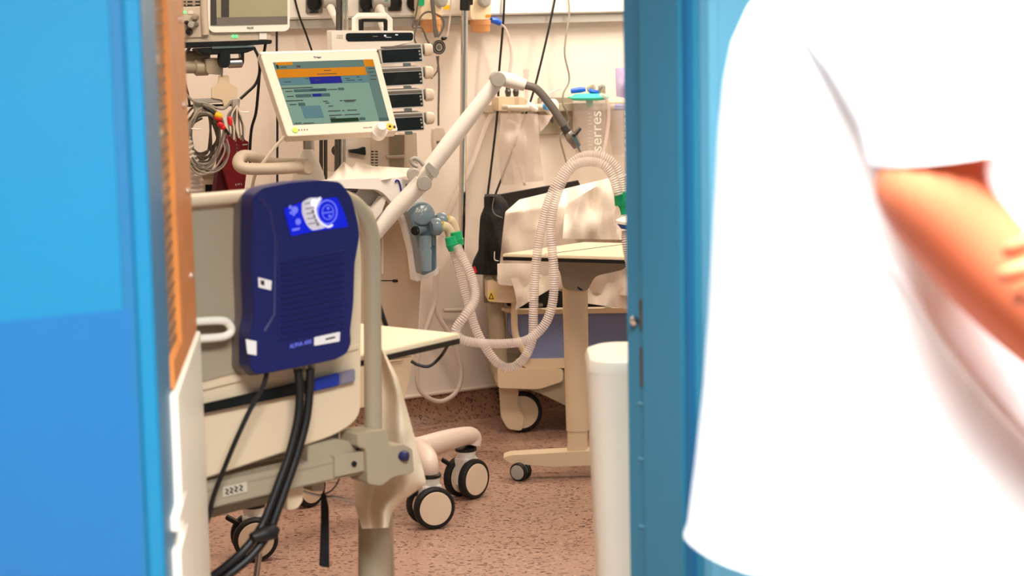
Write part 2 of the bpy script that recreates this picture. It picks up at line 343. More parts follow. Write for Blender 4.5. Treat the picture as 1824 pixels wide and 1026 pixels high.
# fixed leaf left of the opening, in the plane of the wall
fl = poly_struct('door_2', [dw(LT - .45, .12, .01), dw(LT, .12, .01), dw(LT, .12, 2.14), dw(LT - .45, .12, 2.14)], N * .045, 'bluedoor', bev=.003)
def hz(px, py, Y): return P(px, py, Y).z
obj('kick_plate', prism(B(), [dw(LT - .44, .165, .02), dw(LT - .03, .165, .02), dw(LT - .03, .165, hz(120, 552, 2.75)), dw(LT - .44, .165, hz(120, 552, 2.75))], N * .002), 'bluekick', fl, smooth=False)
obj('meeting_rebate', prism(B(), [dw(LT - .022, .166, .01), dw(LT - .0, .166, .01), dw(LT - .0, .166, 2.14), dw(LT - .022, .166, 2.14)], N * .006, .002), 'bluedoor', fl, smooth=False)
obj('rebate_shadow_strip', prism(B(), [dw(LT - .040, .1655, .01), dw(LT - .023, .1655, .01), dw(LT - .023, .1655, 2.14), dw(LT - .040, .1655, 2.14)], N * .001), 'bluegroove', fl, smooth=False)
# active leaf standing open into the room, seen at a grazing angle
H0 = P(268, 400, 2.98); H0.z = 0; H1 = P(342, 500, 3.88); H1.z = 0
ld = (H1 - H0).normalized(); LL = (H1 - H0).length; ln = V((ld.y, -ld.x, 0))     # ln faces the opening
def lf(s, z, off=0): return H0 + ld * s + ln * off + Z * z
d1 = obj('door_1', B(), 'bluedoor', kind='structure') if 0 else None
bm = B(); zb, zt = 1.48 - .545, 2.0; g0, g1 = 0, LL - .04
def sp(px): return (on((H0, ln), px, 500) - H0).dot(ld)
g0 = sp(296)
def lbox(bm, s0, s1, z0, z1, o0, o1, bev=0): return prism(bm, [lf(s0, z0, o0), lf(s1, z0, o0), lf(s1, z1, o0), lf(s0, z1, o0)], ln * (o1 - o0), bev)
lbox(bm, 0, g0, .01, 2.14, -.045, 0); lbox(bm, g1, LL, .01, 2.14, -.045, 0); lbox(bm, g0, g1, .01, zb, -.045, 0); lbox(bm, g0, g1, zt, 2.14, -.045, 0)
d1 = obj('door_1', bm, 'bluedoor', kind='structure', smooth=False)
bm = B(); lbox(bm, g0, g1, zb, zt, -.006, -.003); obj('wired_glass_pane', bm, 'glass', d1, smooth=False)
bm = B()
for k in range(46): z = zb + .012 + k * (zt - zb) / 46; lbox(bm, g0 + .02, g1 - .02, z, z + .003, -.0029, -.002)
o = obj('wire_mesh', bm, 'darksteel', d1, smooth=False, kind='stuff')
bw = g1 - sp(313)
bm = B(); lbox(bm, g1 - bw, g1 + .035, zb - .045, zt, -.02, .006, .003); obj('oak_glazing_bead', bm, 'oak', d1)
bm = B(); lbox(bm, g0 - .0, g1 - bw, zb - .045, zb + .005, -.02, .006, .003); obj('oak_bottom_bead', bm, 'oak', d1)
bm = B(); lbox(bm, g0 - .03, LL + .002, .02, zb - .047, -.001, .012, .002); obj('cream_protection_panel', bm, 'creamdoor', d1)
for (px, py) in ((313, 35), (319, 187), (325, 340), (336, 492)):
    s = g1 - .10; z = P(px, py, H0.y + ld.y * s).z
    bm = B(); lathe(bm, lf(s, z, .006), ln, [(0, .008), (.003, .008), (.006, .004), (.0065, .0002)], 12); obj('screw', bm, 'chrome', d1)
bm = B()
for (z0, z1) in ((.685, .71), (.55, .655), (.49, .53)): lbox(bm, sp(285), sp(301), z0, z1, 0, .013, .002)
obj('worn_paint_patch', bm, 'creamdoor', d1, smooth=False)

# ================================================================== WALL FITTINGS
def W_(px, py, off=.06): return on(WALL, px, py, off)
def wthing(name, px, py, label, cat, group=None, off=.06): return thing(name, W_(px, py, off), label, cat, group)
def socket(px0, px1, py1, label, grp='grey socket plates on the trunking'):
    t = wthing('power_socket', (px0 + px1) / 2, py1, label, 'socket', grp)
    obj('face_plate', plate(rounded(rect(px0, -22, px1, py1), 3), WALL, .012, .072, .002), 'dgrey', t)
    bm = B(); c = W_((px0 + px1) / 2 - 2, 5, .072); lathe(bm, c, N, [(0, .028), (.006, .028), (.006, .022), (-.006 + .008, .021)], 20); obj('socket_ring', bm, 'black', t)
    obj('switch_bar', plate(rect(px0 + 5, py1 - 4, px1 - 8, py1 - 1), WALL, .004, .075), 'black', t, smooth=False)
    return t
socket(547, 575, 24, 'grey wall socket plate left of the chrome twin pole, black round outlet')
socket(594, 604, 22, 'narrow grey wall socket plate directly behind the chrome twin pole')
socket(641, 668, 22, 'grey wall socket plate above the white pump rack handle')
t = socket(693, 716, 20, 'grey wall plate right of the rack handle with a dark display strip')
obj('display_strip', plate(rect(694, 11, 713, 18), WALL, .004, .077), 'glassb', t, smooth=False)
socket(733, 744, 20, 'narrow grey wall plate beside the left suction regulator')
for (px, lb, dx) in ((590, 'grey gas plug with a white hose running down to the rack', 22), (678, 'grey gas plug with a short white hose behind the rack handle', 12)):
    t = wthing('gas_plug', px, 12, lb, 'gas plug', 'gas plugs on the trunking', .1)
    p0 = W_(px - 14, 3, .11)
    obj('plug_body', sweep(B(), [p0, W_(px + 16, 2, .13)], [.022, .020], 16), 'grey', t)
    obj('collar', sweep(B(), [W_(px + 9, 1, .13), W_(px + 17, 1, .14)], [.017, .010], 14), 'chrome', t)
    obj('hose_cuff', sweep(B(), [W_(px - 3, 8, .12), W_(px + 5, 30, .14)], [.016, .010], 14), 'white', t)
    obj('hose', tube([W_(px + 4, 27, .14), W_(px + dx - 12, 42, .14), W_(px + dx - 5, 60, .14), W_(px + dx - 3, 75, .12)], .009, 10), 'white', t)
for (px, lb) in ((768, 'cream suction regulator with amber bowl and green tag, left of the two'), (856, 'cream suction regulator with amber bowl right of the chrome drip pole')):
    t = wthing('suction_regulator', px, 50, lb, 'regulator', 'suction regulators under the trunking', .09)
    obj('body', plate(rounded(rect(px - 19, -30, px + 19, 36), 8), WALL, .05, .12, .006), 'ivory', t)
    bm = B(); a = W_(px, 58, .10); lathe(bm, a, Z, [(0, .030), (.004, .034), (.026, .036), (.028, .038), (.045, .038)], 20); obj('amber_bowl', bm, 'amber', t)
    bm = B(); lathe(bm, W_(px + 5 if px > 800 else px + 16, 0, .12), N, [(0, .026), (.012, .026), (.018, .02), (.02, .001)], 20); obj('dial', bm, 'grey', t)
    obj('orange_mark', plate(rounded(rect(px + 9, 26, px + 18, 31), 2), WALL, .001, .1215), 'orange', t, smooth=False)
    if px < 800: obj('green_tag', plate(rounded(rect(745, -8, 756, 11), 5), WALL, .004, .128), 'green', t); obj('yellow_sign', plate(rect(790, 9, 802, 17), WALL, .002, .07), 'yel', t, smooth=False)
def cable(name, pts, r, m, label, cat='cable', grp=None, seg=8, off=.07, cuff=None):
    pts3 = [W_(p[0], p[1], p[2] if len(p) > 2 else off) for p in pts]
    o = obj(name, tube(pts3, r, seg), m, None, label, cat, grp); return o
cable('power_cable', [(899, -20), (897, 30), (894, 70), (889, 130), (886, 200), (877, 280), (868, 352)], .0042, 'black', 'straight black cable hanging behind the white arm elbow down to the black bag', grp=None)
cable('power_cable', [(992, -20), (980, 40), (962, 118), (945, 180), (915, 262), (881, 350)], .0042, 'black', 'black cable running slantwise down the wall right of the arm elbow')
cable('sensor_cable', [(1011, -20), (1014, 25), (1008, 65), (1006, 98), (1013, 130), (1013, 147), (1004, 165), (1003, 185), (1010, 200), (1013, 215), (1004, 230), (998, 245), (1002, 265), (1012, 300)], .0035, 'cable', 'wavy grey cable hanging between slanting black cable and green suction lid')
c = cable('suction_tube', [(888, 41), (900, 52), (909, 80), (911, 105), (907, 135), (906, 170), (908, 210)], .006, 'tubec', 'thin pinkish clear tube with blue connector beside the right regulator', 'tube')
obj('blue_connector', sweep(B(), [W_(875, 36, .07), W_(883, 37, .07), W_(891, 42, .07)], [.010, .013, .010], 12), 'capblue', c)
cable('hanging_cable', [(522, -15), (532, 25), (545, 60), (556, 92)], .0035, 'black', 'thin dark cable slanting down the wall behind the white bordered display')
cable('hanging_cable', [(493, 50), (493, 140), (494, 230), (494, 330), (496, 420)], .004, 'black', 'straight dark cable on the wall left of the ventilator display')
c = cable('red_cable', [(592, 62), (586, 78), (587, 100)], .004, 'redp', 'short red cable bending out below the rack of pumps')
# diagonal white tube behind the drip pole
cable('drain_tube', [(884, 190), (866, 225), (838, 300), (812, 350), (795, 392), (786, 420)], .011, 'tubew', 'pale tube running diagonally behind the chrome drip pole', 'tube', off=.04)
cable('looped_tube', [(776, 470), (775, 520), (780, 560), (797, 590), (812, 620), (822, 660), (815, 695), (790, 714), (765, 710), (746, 690), (743, 650), (750, 610), (765, 570), (776, 530), (779, 480)], .0085, 'tubew', 'pale tube hanging in a long loop below the ventilator down to the skirting', 'tube', off=.12, seg=10)
# chrome drip pole with black clamp
t = wthing('drip_pole', 824, 450, 'tall chrome drip pole with a black clamp in front of the wall', 'pole', off=.25)
PQ = on(WALL, 828, 20, .25)
a = on(WALL, 829, -60, .25); b = on(WALL, 822, 448, .25)
obj('pole', cyl(B(), a, b, .0125), 'chrome', t)
obj('black_clamp', cyl(B(), on(WALL, 829, -30, .25), on(WALL, 828, 19, .25), .018, bev=.003), 'black', t)
obj('clamp_block', plate(rect(828, -30, 843, 9), WALL, .03, .265, .002), 'black', t)
obj('inner_pole', cyl(B(), on(WALL, 815, 150, .22) * 0 + on(WALL, 822, 440, .25), on(WALL, 822, 458, .25), .010), 'darksteel', t)
obj('wall_bracket', cyl(B(), on(WALL, 823, 425, .25), on(WALL, 823, 425, .0), .008), 'steel', t)
# round patient call device with its grey cable
t = wthing('call_button', 780, 84, 'round grey and black call button hanging on a grey cable', 'call button', off=.2)
c0 = on(WALL, 780, 84, .2); bm = B()
lathe(bm, c0, N, [(-.008, .024), (.004, .025), (.008, .022)], 28); obj('button_case', bm, 'grey', t)
for r_, w_, m_, nm in ((.0235, .0018, 'black', 'outer_ring'), (.0165, .0024, 'black', 'inner_ring')):
    pts = [c0 + N * .009 + (U * math.cos(k / 32 * 6.2832) + Z * math.sin(k / 32 * 6.2832)) * r_ for k in range(32)]
    obj(nm, sweep(B(), pts, w_, 6, closed=True), m_, t)
bm = B(); lathe(bm, c0 + N * .008, N, [(0, .008), (.003, .007), (.0035, .0001)], 16); obj('push_centre', bm, 'dgrey', t)
obj('cable_sleeve', tube([on(WALL, 768, -20, .2), on(WALL, 772, 20, .2), on(WALL, 775, 50, .2), on(WALL, 778, 66, .2)], [.008] * 7 + [.007] * 6 + [.009] * 6, 10), 'dgrey', t)
obj('cord', tube([on(WALL, 778, 100, .2), on(WALL, 781, 120, .2), on(WALL, 782, 145, .2), on(WALL, 781, 190, .2), on(WALL, 781, 224, .2)], .0035, 8), 'cablec', t)
t = wthing('hand_control', 782, 258, 'pale handset hanging on its cord behind the white arm', 'remote', off=.2)
obj('handset', plate(rounded([(773, 228), (792, 228), (796, 285), (791, 292), (776, 292), (772, 250)], 5), WALL, .02, .21, .004), 'white2', t)
obj('key', plate(rect(778, 251, 789, 256), WALL, .002, .212), 'dgrey', t)
c = cable('regulator_cable', [(750, 90), (738, 70), (741, 50), (751, 28), (765, 21), (785, 30), (791, 42), (787, 55), (780, 66)], .0035, 'cablec', 'grey cable looping in an arc in front of the left suction regulator', off=.2)
c = cable('monitor_lead', [(745, 0), (741, 25), (735, 48), (751, 50), (760, 70), (770, 86)], .003, 'cablec', 'thin grey lead crossing beside the left suction regulator down to the call button', off=.17)
c = cable('earphone_lead', [(804, -15), (802, 25), (797, 62), (790, 68)], .003, 'tubew', 'thin white lead ending in a small dark plug right of the left regulator', off=.2)
bm = B(); lathe(bm, on(WALL, 792, 68, .2), (U * -1 + Z * -.2), [(-.008, .004), (0, .008), (.01, .007), (.014, .003)], 12); obj('dark_plug', bm, 'black', c)
c = cable('pump_lead', [(768, 140), (778, 128), (780, 118), (781, 100)], .003, 'cablec', 'grey lead curving from the second pump knob up to the call button', off=.2)

# gas outlet block with flow meter and suction valve
t = wthing('valve_manifold', 925, 200, 'cream valve block with twin grey knobs and round pressure gauge', 'valve', off=.05)
RA = (WALL[0], WALL[1])
obj('block', plate(rounded([(888, 172), (930, 173), (955, 190), (955, 196), (888, 198)], 3), WALL, .05, .09, .004), 'cream', t)
bm = B(); cyl(bm, W_(896, 191, .10), W_(905, 191, .12), .010); cyl(bm, W_(902, 192, .12), W_(942, 193, .15), .010, .0125, bev=.003); obj('barrel', bm, 'beige', t)
obj('nozzle', sweep(B(), [W_(938, 186, .14), W_(950, 192, .15), W_(956, 196, .15)], [.014, .011, .008], 12), 'white', t)
for px in (905, 919):
    bm = B(); lathe(bm, W_(px, 172, .08), Z, [(0, .008), (.006, .010), (.02, .012), (.024, .009), (.036, .008)], 12); obj('knob', bm, 'darksteel', t)
bm = B(); lathe(bm, W_(938, 180, .12), Z, [(0, .007), (.085, .007), (.09, .011), (.115, .011)], 12); obj('flow_meter_tube', bm, 'frost', t)
obj('connecting_pipe', cyl(B(), W_(945, 191, .10), W_(978, 192, .10), .012), 'beige', t)
bm = B(); lathe(bm, W_(982, 191, .12), N + U * .3, [(-.02, .020), (0, .031), (.012, .031), (.016, .025)], 24); obj('pressure_gauge', bm, 'white', t)
bm = B(); lathe(bm, W_(971, 189, .13), N + U * .3, [(0, .014), (.016, .014)], 18); obj('blue_gauge_face', bm, 'skyblue', t)
obj('gauge_blue_top', plate(rounded(rect(967, 177, 976, 184), 2), WALL, .01, .11), 'capblue', t)
obj('wall_rail', plate(rect(872, 187, 1180, 201, -.02), WALL, .055, .055, .003), 'beige', t)
obj('backing_plate', plate(rect(960, 174, 1021, 240), WALL, .012, .024, .002), 'beiged', t)
bm = B(); lathe(bm, W_(931, 200, .12), -Z, [(0, .005), (.012, .009), (.02, .004)], 10); lathe(bm, W_(982, 208, .12), -Z + U * .2, [(0, .005), (.012, .008), (.024, .003)], 10); obj('drain_screw', bm, 'darksteel', t)
# wrapped mask bag
t = obj('clear_mask_bag', sheetg([(955, 205), (948, 225), (942, 238)], [(985, 205), (975, 222), (958, 240)], lambda u, v: 7.42, 8, 10, .02, 20), 'frost', None, 'small crumpled clear bag hanging under the pressure gauge', 'bag')
t = obj('clear_tubing_bag', sheetg([(892, 203), (888, 260), (893, 330)], [(958, 203), (962, 270), (968, 322)], lambda u, v: 7.30, 16, 20, .05, 12), 'frost', None, 'large cloudy clear bag hanging on the wall behind the slanting black cable', 'bag')
cable('coiled_tube', [(905, 215), (918, 222), (925, 240), (920, 256), (912, 240), (913, 262), (925, 300), (935, 330)], .006, 'tubec', 'pinkish clear tube coiled in front of the cloudy bag', 'tube', off=.16)
# suction jars
def jar(px0, px1, py0, py1, label, cut=False):
    cx = (px0 + px1) / 2; Yc = W_(cx, 230, .12); r = (px1 - px0) / 2 / 3600 * Yc.y; zt_ = W_(cx, py0, .12).z; zb_ = W_(cx, py1, .12).z
    base = V((Yc.x, Yc.y, zb_)); t = thing('suction_jar', base, label, 'jar', 'suction jars on the wall')
    bm = B(); h = zt_ - zb_; lathe(bm, base, Z, [(0, r * .8), (.006, r * .86), (h * .96, r), (h, r)], 32); obj('jar', bm, 'clear', t)
    bm = B(); lathe(bm, base + Z * .004, Z, [(0, r * .74), (.004, r * .8), (h * .2, r * .83), (h * .9, r * .94)], 32); obj('liner', bm, 'liner', t)
    # graduation scale
    bm = B()
    f = (CAM - base); f.z = 0; f.normalize(); s = V((-f.y, f.x, 0)); s = s if s.x > 0 else -s
    for k in range(14):
        z = h * (.06 + .055 * k); rr = r * (.87 + .13 * z / h) + .0008
        for j in range(3 if k % 2 else 5): 
            a = .0 + j * .05; pts = [base + (f * math.cos(a - .12) + s * math.sin(a - .12)) * rr + Z * z, base + (f * math.cos(a - .07) + s * math.sin(a - .07)) * rr + Z * z]
            prism(bm, [pts[0], pts[1], pts[1] + Z * .0010, pts[0] + Z * .0010], f * .0004)
    obj('scale_marks', bm, 'white', t, smooth=False)
    return t, base, r, h, f, s
t, base, r, h, f, s = jar(1021, 1081, 176, 288, 'clear suction jar with a teal green lid and blue plug')
bm = B(); lathe(bm, base + Z * (h - .004), Z, [(0, r * 1.0), (.004, r * 1.14), (.010, r * 1.17), (.014, r * 1.08), (.022, r * .9), (.024, r * .5), (.025, .001)], 32); obj('teal_lid', bm, 'teal', t)
bm = B(); lathe(bm, base + Z * (h - .035), Z, [(0, .012), (.03, .014)], 16); obj('lid_stem', bm, 'teal', t)
obj('lid_tab', sweep(B(), [base + Z * (h + .005) - s * r * 1.0, base + Z * (h + .008) - s * (r + .018)], [.007, .005], 10, flat=.6), 'teal', t)
bm = B(); lathe(bm, base + Z * (h + .015) + s * .012, Z + s * .3, [(0, .010), (.012, .022), (.02, .018)], 14); obj('blue_plug', bm, 'capblue', t)
bm = B(); sweep(bm, [base + Z * (h + .03) - s * .052 - s * .018, base + Z * (h + .034) - s * .035, base + Z * (h + .036) - s * .014], [.009, .011, .008], 12); obj('blue_elbow', bm, 'capblue', t)
obj('metal_hook', tube([base + Z * (h + .02) + s * .03, base + Z * (h + .045) + s * .045, base + Z * (h + .045) + s * .055], .006, 8), 'steel', t)
text('lettering', 'serres', base + f * (r * 1.01) * math.cos(.62) + s * (r * math.sin(.72)) + Z * (h * .17) + f * .004, Z, -s, .040, 'white', t, fit=h * .64)
t2, base2, r2, h2, f2, s2 = jar(1084, 1146, 190, 276, 'clear suction jar with a bright blue cap, partly behind the door jamb')
bm = B(); lathe(bm, base2 + Z * (h2 - .012) - s2 * .022, Z, [(0, .020), (.020, .021), (.023, .018)], 20); obj('blue_cap', bm, 'capblue', t2)
bm = B(); lathe(bm, base2 + Z * h2, Z, [(-.004, r2 * 1.01), (.006, r2 * 1.0), (.012, r2 * .8)], 32); obj('clear_lid', bm, 'clear', t2)
text('lettering', 'serres', base2 + f2 * (r2 * 1.01) + s2 * (r2 * .32) + Z * (h2 * .08), Z, -s2, .040, 'white', t2, fit=h2 * .86)
cable('jar_tube', [(1071, 168), (1080, 176), (1084, 195), (1083, 225), (1077, 262), (1068, 300)], .007, 'tubec', 'clear tube arching down between the two suction jars', 'tube', off=.2)
cable('connector_tube', [(1000, 158), (985, 163), (974, 172), (965, 185)], .0035, 'tubec', 'thin clear tube from the blue elbow down to the gauge', 'tube', off=.16)
obj('lilac_package', sheetg([(1096, 122), (1097, 150), (1098, 172)], [(1132, 118), (1132, 150), (1132, 178)], lambda u, v: 7.68 - .05 * math.sin(3.1 * u), 10, 12, .02, 30, .01), 'lilac', None, 'crumpled lilac and clear wrapper above the right suction jar', 'package')
bm = B(); cyl(bm, W_(1048, 160, .04), W_(1058, 155, .06), .012); rbox(bm, W_(1072, 160, .04), .02, .02, .03); obj('metal_bracket', bm, 'beiged', None, 'small grey metal bracket on the wall behind the teal lid', 'bracket')
cable('wall_pipe', [(790, 553), (810, 553), (832, 552)], .008, 'beige', 'short pale pipe stub on the wall under the ventilator hoses', 'pipe', off=.05)

# ================================================================== PATIENT MONITOR (top left)
MP = pl(P(440, 40, 6.05), 22)
t = thing('patient_monitor', P(430, 75, 6.1), 'white framed patient monitor with dark screen at the top left', 'monitor')
obj('case', plate(rounded([(370, -90), (517, -90), (516, 50), (509, 56), (378, 58), (370, 50)], 6), MP, .05, 0, .006), 'white', t)
obj('screen', plate(rect(375, -84, 512, 45, -.02), MP, .002, .002), 'refl', t, smooth=False)  # pale reflection painted into the screen's colour
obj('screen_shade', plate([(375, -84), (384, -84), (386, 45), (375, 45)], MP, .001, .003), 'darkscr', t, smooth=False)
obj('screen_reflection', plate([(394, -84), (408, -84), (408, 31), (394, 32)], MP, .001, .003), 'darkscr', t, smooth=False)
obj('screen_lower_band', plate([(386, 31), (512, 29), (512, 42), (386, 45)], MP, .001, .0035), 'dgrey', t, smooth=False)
text('maker_lettering', 'PHILIPS', on(MP, 440, 51.5, .002), V((math.cos(.38), math.sin(.38), 0)), Z, .006, 'ink', t, fit=.02)
obj('lower_case', plate(rounded([(330, 60), (483, 57), (481, 71), (330, 76)], 3), MP, .12, -.01, .004), 'beige', t)
for px in (415, 421): 
    bm = B(); lathe(bm, on(MP, px, 65, -.008), MP[1], [(0, .004), (.002, .004)], 10); obj('green_light', bm, 'greenled', t)
obj('white_tag', plate(rect(462, 58, 475, 70), MP, .003, -.006), 'paper', t, smooth=False)
t = thing('measurement_module', P(345, 72, 6.1), 'beige connector module beside the dark screen with small green light', 'monitor module')
obj('housing', plate(rounded([(318, 14), (358, 12), (368, 66), (318, 68)], 3), MP, .10, -.005, .004), 'beige', t)
obj('vent_housing', plate([(318, -40), (360, -40), (360, 11), (318, 13)], MP, .1, -.006, .003), 'beiged', t)
for y in (-14, -6, 2, 8):
    for x in (322, 334, 348): obj('vent_slot', plate(rect(x, y, x + 9, y + 2.2), MP, .001, -.0045), 'black', t, smooth=False)
bm = B(); lathe(bm, on(MP, 329, 22, -.004), MP[1], [(0, .004), (.002, .004)], 10); obj('green_light', bm, 'greenled', t)
obj('key', plate(rect(335, 19, 344, 25), MP, .002, -.003), 'white2', t, smooth=False)
for (x, y, r_, m_) in ((349, 30, .010, 'beiged'), (343, 44, .012, 'grey'), (338, 57, .010, 'black'), (333, 40, .006, 'black'), (350, 44, .007, 'dgrey')):
    bm = B(); lathe(bm, on(MP, x, y, -.005), MP[1] - U * .5, [(0, r_), (.012, r_), (.028, r_ * .7), (.029, .001)], 14); obj('connector', bm, m_, t)
bm = sweep(B(), [on(MP, 362, -60, -.005), on(MP, 364, 30, -.005), on(MP, 366, 62, -.005)], .012, 10); obj('rounded_edge', bm, 'beige', t)
t = thing('monitor_mount', P(405, 120, 6.15), 'black tilting bracket and grey arm carrying the dark monitor', 'mount')
obj('tray', plate([(326, 76), (485, 71), (484, 78), (430, 82), (326, 86)], MP, .14, -.005, .002), 'black', t)
obj('tilt_plate', plate([(352, 86), (453, 82), (455, 88), (440, 94), (425, 96), (365, 98), (353, 92)], MP, .08, .02, .003), 'black', t)
obj('silver_lip', plate([(378, 83), (452, 81), (453, 84), (378, 87)], MP, .004, .024), 'steel', t)
obj('yoke', plate(rounded([(392, 92), (410, 90), (411, 112), (405, 121), (396, 121), (391, 112)], 5), MP, .03, .03, .004), 'black', t)
obj('yoke_arm', plate(rounded([(425, 88), (435, 88), (435, 112), (431, 120), (428, 118), (430, 100)], 3), MP, .03, .01, .003), 'black', t)
obj('silver_axle', cyl(B(), on(MP, 405, 113, 0), on(MP, 431, 112, 0), .0145, bev=.003), 'steel', t)
obj('arm_knuckle', plate(rounded([(366, 104), (396, 103), (398, 134), (368, 131)], 5), MP, .06, .0, .008), 'greige', t)
obj('arm_tube', cyl(B(), on(MP, 300, 120, -.03), on(MP, 352, 120, -.03), .018), 'beiged', t)
obj('arm_sleeve', cyl(B(), on(MP, 346, 121, -.03), on(MP, 372, 120, -.03), .024, bev=.005), 'greige', t)
obj('upper_arm', cyl(B(), on(MP, 300, 102, -.09), on(MP, 372, 103, -.09), .020), 'beige', t)
obj('thin_bolt', cyl(B(), on(MP, 396, 120, 0), on(MP, 395, 136, 0), .003), 'steel', t)
t = thing('cable_hanger', P(400, 185, 6.1), 'cream flat hanger plate with a hook under the grey monitor arm', 'hook')
obj('plate', plate(rounded([(390, 134), (408, 134), (409, 148), (423, 156), (423, 174), (410, 176), (408, 192), (400, 193), (396, 178), (377, 175), (377, 156), (389, 148)], 3), MP, .008, 0, .002), 'cream', t)
obj('crossbar', plate([(345, 176), (398, 174), (398, 182), (345, 186)], MP, .012, -.004, .002), 'grey', t)
obj('left_bracket', plate(rounded([(346, 182), (362, 181), (363, 202), (348, 203)], 3), MP, .02, .012, .003), 'grey', t)
obj('right_bracket', plate(rounded([(414, 178), (428, 176), (426, 196), (416, 197)], 3), MP, .02, .004, .003), 'grey', t)
obj('rail', plate([(324, 187), (420, 185), (420, 189), (324, 191)], MP, .01, -.06), 'black', t)
def mc(name, pts, r, m, label, cat='cable', grp=None, off=0, parent=None, pla=None):
    pts3 = [on(pla or MP, p[0], p[1], (p[2] if len(p) > 2 else off)) for p in pts]
    return obj(name, tube(pts3, r, 8), m, parent, label, cat, grp)
mc('video_cable', [(452, 84), (461, 105), (462, 130), (455, 150), (440, 165), (428, 176)], .0045, 'black', 'black cable curving from the monitor bracket down to the hanger plate', off=.01)
mc('video_cable', [(473, 78), (470, 95), (463, 125), (460, 160), (456, 200), (448, 230), (445, 270), (446, 300)], .0045, 'black', 'black cable falling from the monitor tray past the red pouch', off=-.03)
mc('network_cable', [(338, 84), (332, 95), (322, 108)], .005, 'black', 'short black cable under the left end of the monitor tray', off=.01)
mc('network_cable', [(324, 128), (330, 150), (335, 170), (338, 190)], .004, 'black', 'thin black cable below the grey monitor arm', off=-.03)
# coiled grey sensor leads: one continuous coil of several turns, top level
coil = []
for k in range(6 * 14 + 1):
    a = k / 14 * 6.2832; q = k / 84
    coil.append(on(MP, 362 + (34 + 8 * math.sin(k * .9)) * math.sin(a) + 3 * q, 245 - (52 + 6 * math.cos(k * .37)) * math.cos(a) + 8 * q, .03 + .02 * math.sin(k * .7)))
obj('coiled_sensor_lead', sweep(B(), catmull(coil, 3), .0034, 6), 'cable', None, 'bundle of grey sensor leads coiled below the left hanger bracket', 'cable')
coil = []
for k in range(7 * 14 + 1):
    a = k / 14 * 6.2832; q = k / 98
    coil.append(on(MP, 356 + (26 + 9 * math.sin(k * .61)) * math.sin(a) + 4 * q, 238 - (44 + 10 * math.cos(k * .43)) * math.cos(a) + 14 * q, -.02 + .02 * math.sin(k * .9)))
obj('coiled_sensor_lead', sweep(B(), catmull(coil, 3), .0036, 6), 'cablec', None, 'darker bundle of sensor leads coiled tighter, behind the grey coil', 'cable')
for k, pts in enumerate(([(352, 200), (333, 230), (332, 280), (352, 310), (380, 302), (400, 270), (396, 250)], [(360, 196), (385, 215), (392, 245), (385, 280), (362, 300), (340, 290)],
    [(340, 285), (352, 302), (375, 308), (398, 296), (408, 270), (404, 248)], [(342, 280), (358, 298), (385, 302), (405, 280), (402, 255)])):
    mc('sensor_lead', pts, .003, ('cable', 'cablec')[k % 2], ('grey sensor lead hanging in the widest loop round the coil', 'darker sensor lead looping inside the grey coil', 'grey sensor lead in the lowest loop left of the red pouch', 'darker sensor lead in the loop just above the lowest one')[k], 'cable', 'grey sensor leads below the hanger', off=.05)
mc('sensor_lead', [(325, 162), (345, 180), (365, 184), (385, 192), (400, 193), (412, 180)], .004, 'cable', 'grey lead draped from the left bracket across to the hanger hook', 'cable', off=.02)
mc('sensor_lead', [(362, 190), (376, 198), (388, 208), (398, 225), (408, 240)], .0045, 'black', 'short dark lead from the left bracket to the coloured connectors', 'cable', off=.05)
for k in range(9):
    x = 408 + 3.2 * k
    mc('sensor_lead', [(420 + (k % 3), 188), (x - 2, 205 + k), (x + 3 * math.sin(k), 228), (x + 2, 243 + (k % 4) * 3)], .0026, ('cable', 'cablec', 'white2')[k % 3],
       ('leftmost thin lead entering the dark red pouch', 'second thin lead from the left entering the red pouch', 'third thin lead from the left above the red pouch', 'fourth thin lead from the left above the red pouch', 'middle thin lead of the bundle above the red pouch', 'fourth thin lead from the right above the red pouch', 'third thin lead from the right above the red pouch', 'second thin lead from the right above the red pouch', 'rightmost thin lead hanging down to the red pouch')[k], 'cable', 'leads hanging into the red pouch', off=.02 + .004 * (k % 3))
mc('cable_tie', [(428, 199), (436, 200), (443, 199)], .002, 'white', 'small white cable tie sticking out of the lead bundle', 'cable tie', off=.04)
mc('cable_tie', [(341, 229), (350, 230), (357, 230)], .002, 'white', 'small white cable tie on the grey coil', 'cable tie', off=.07)
def plug(px, py, m, label, dx, dy, r=.008):
    a = on(MP, px, py, .06); b = on(MP, px + dx, py + dy, .065)
    return obj('lead_connector', sweep(B(), [a, a.lerp(b, .2), a.lerp(b, .7), b], [r * .6, r, r, r * .5], 10), m, None, label, 'connector', 'coloured lead connectors')
plug(383, 203, 'yel', 'yellow lead connector uppermost beside the coil', 12, 6, .010)
plug(382, 209, 'redp', 'upper red lead connector under the yellow one', 13, 4); plug(388, 219, 'redp', 'middle red lead connector beside the coil', 10, 6)
plug(392, 226, 'redp', 'lowest red lead connector beside the coil', 10, 2, .007); plug(409, 207, 'redp', 'upright red lead connector above the red pouch', 2, 17, .007)
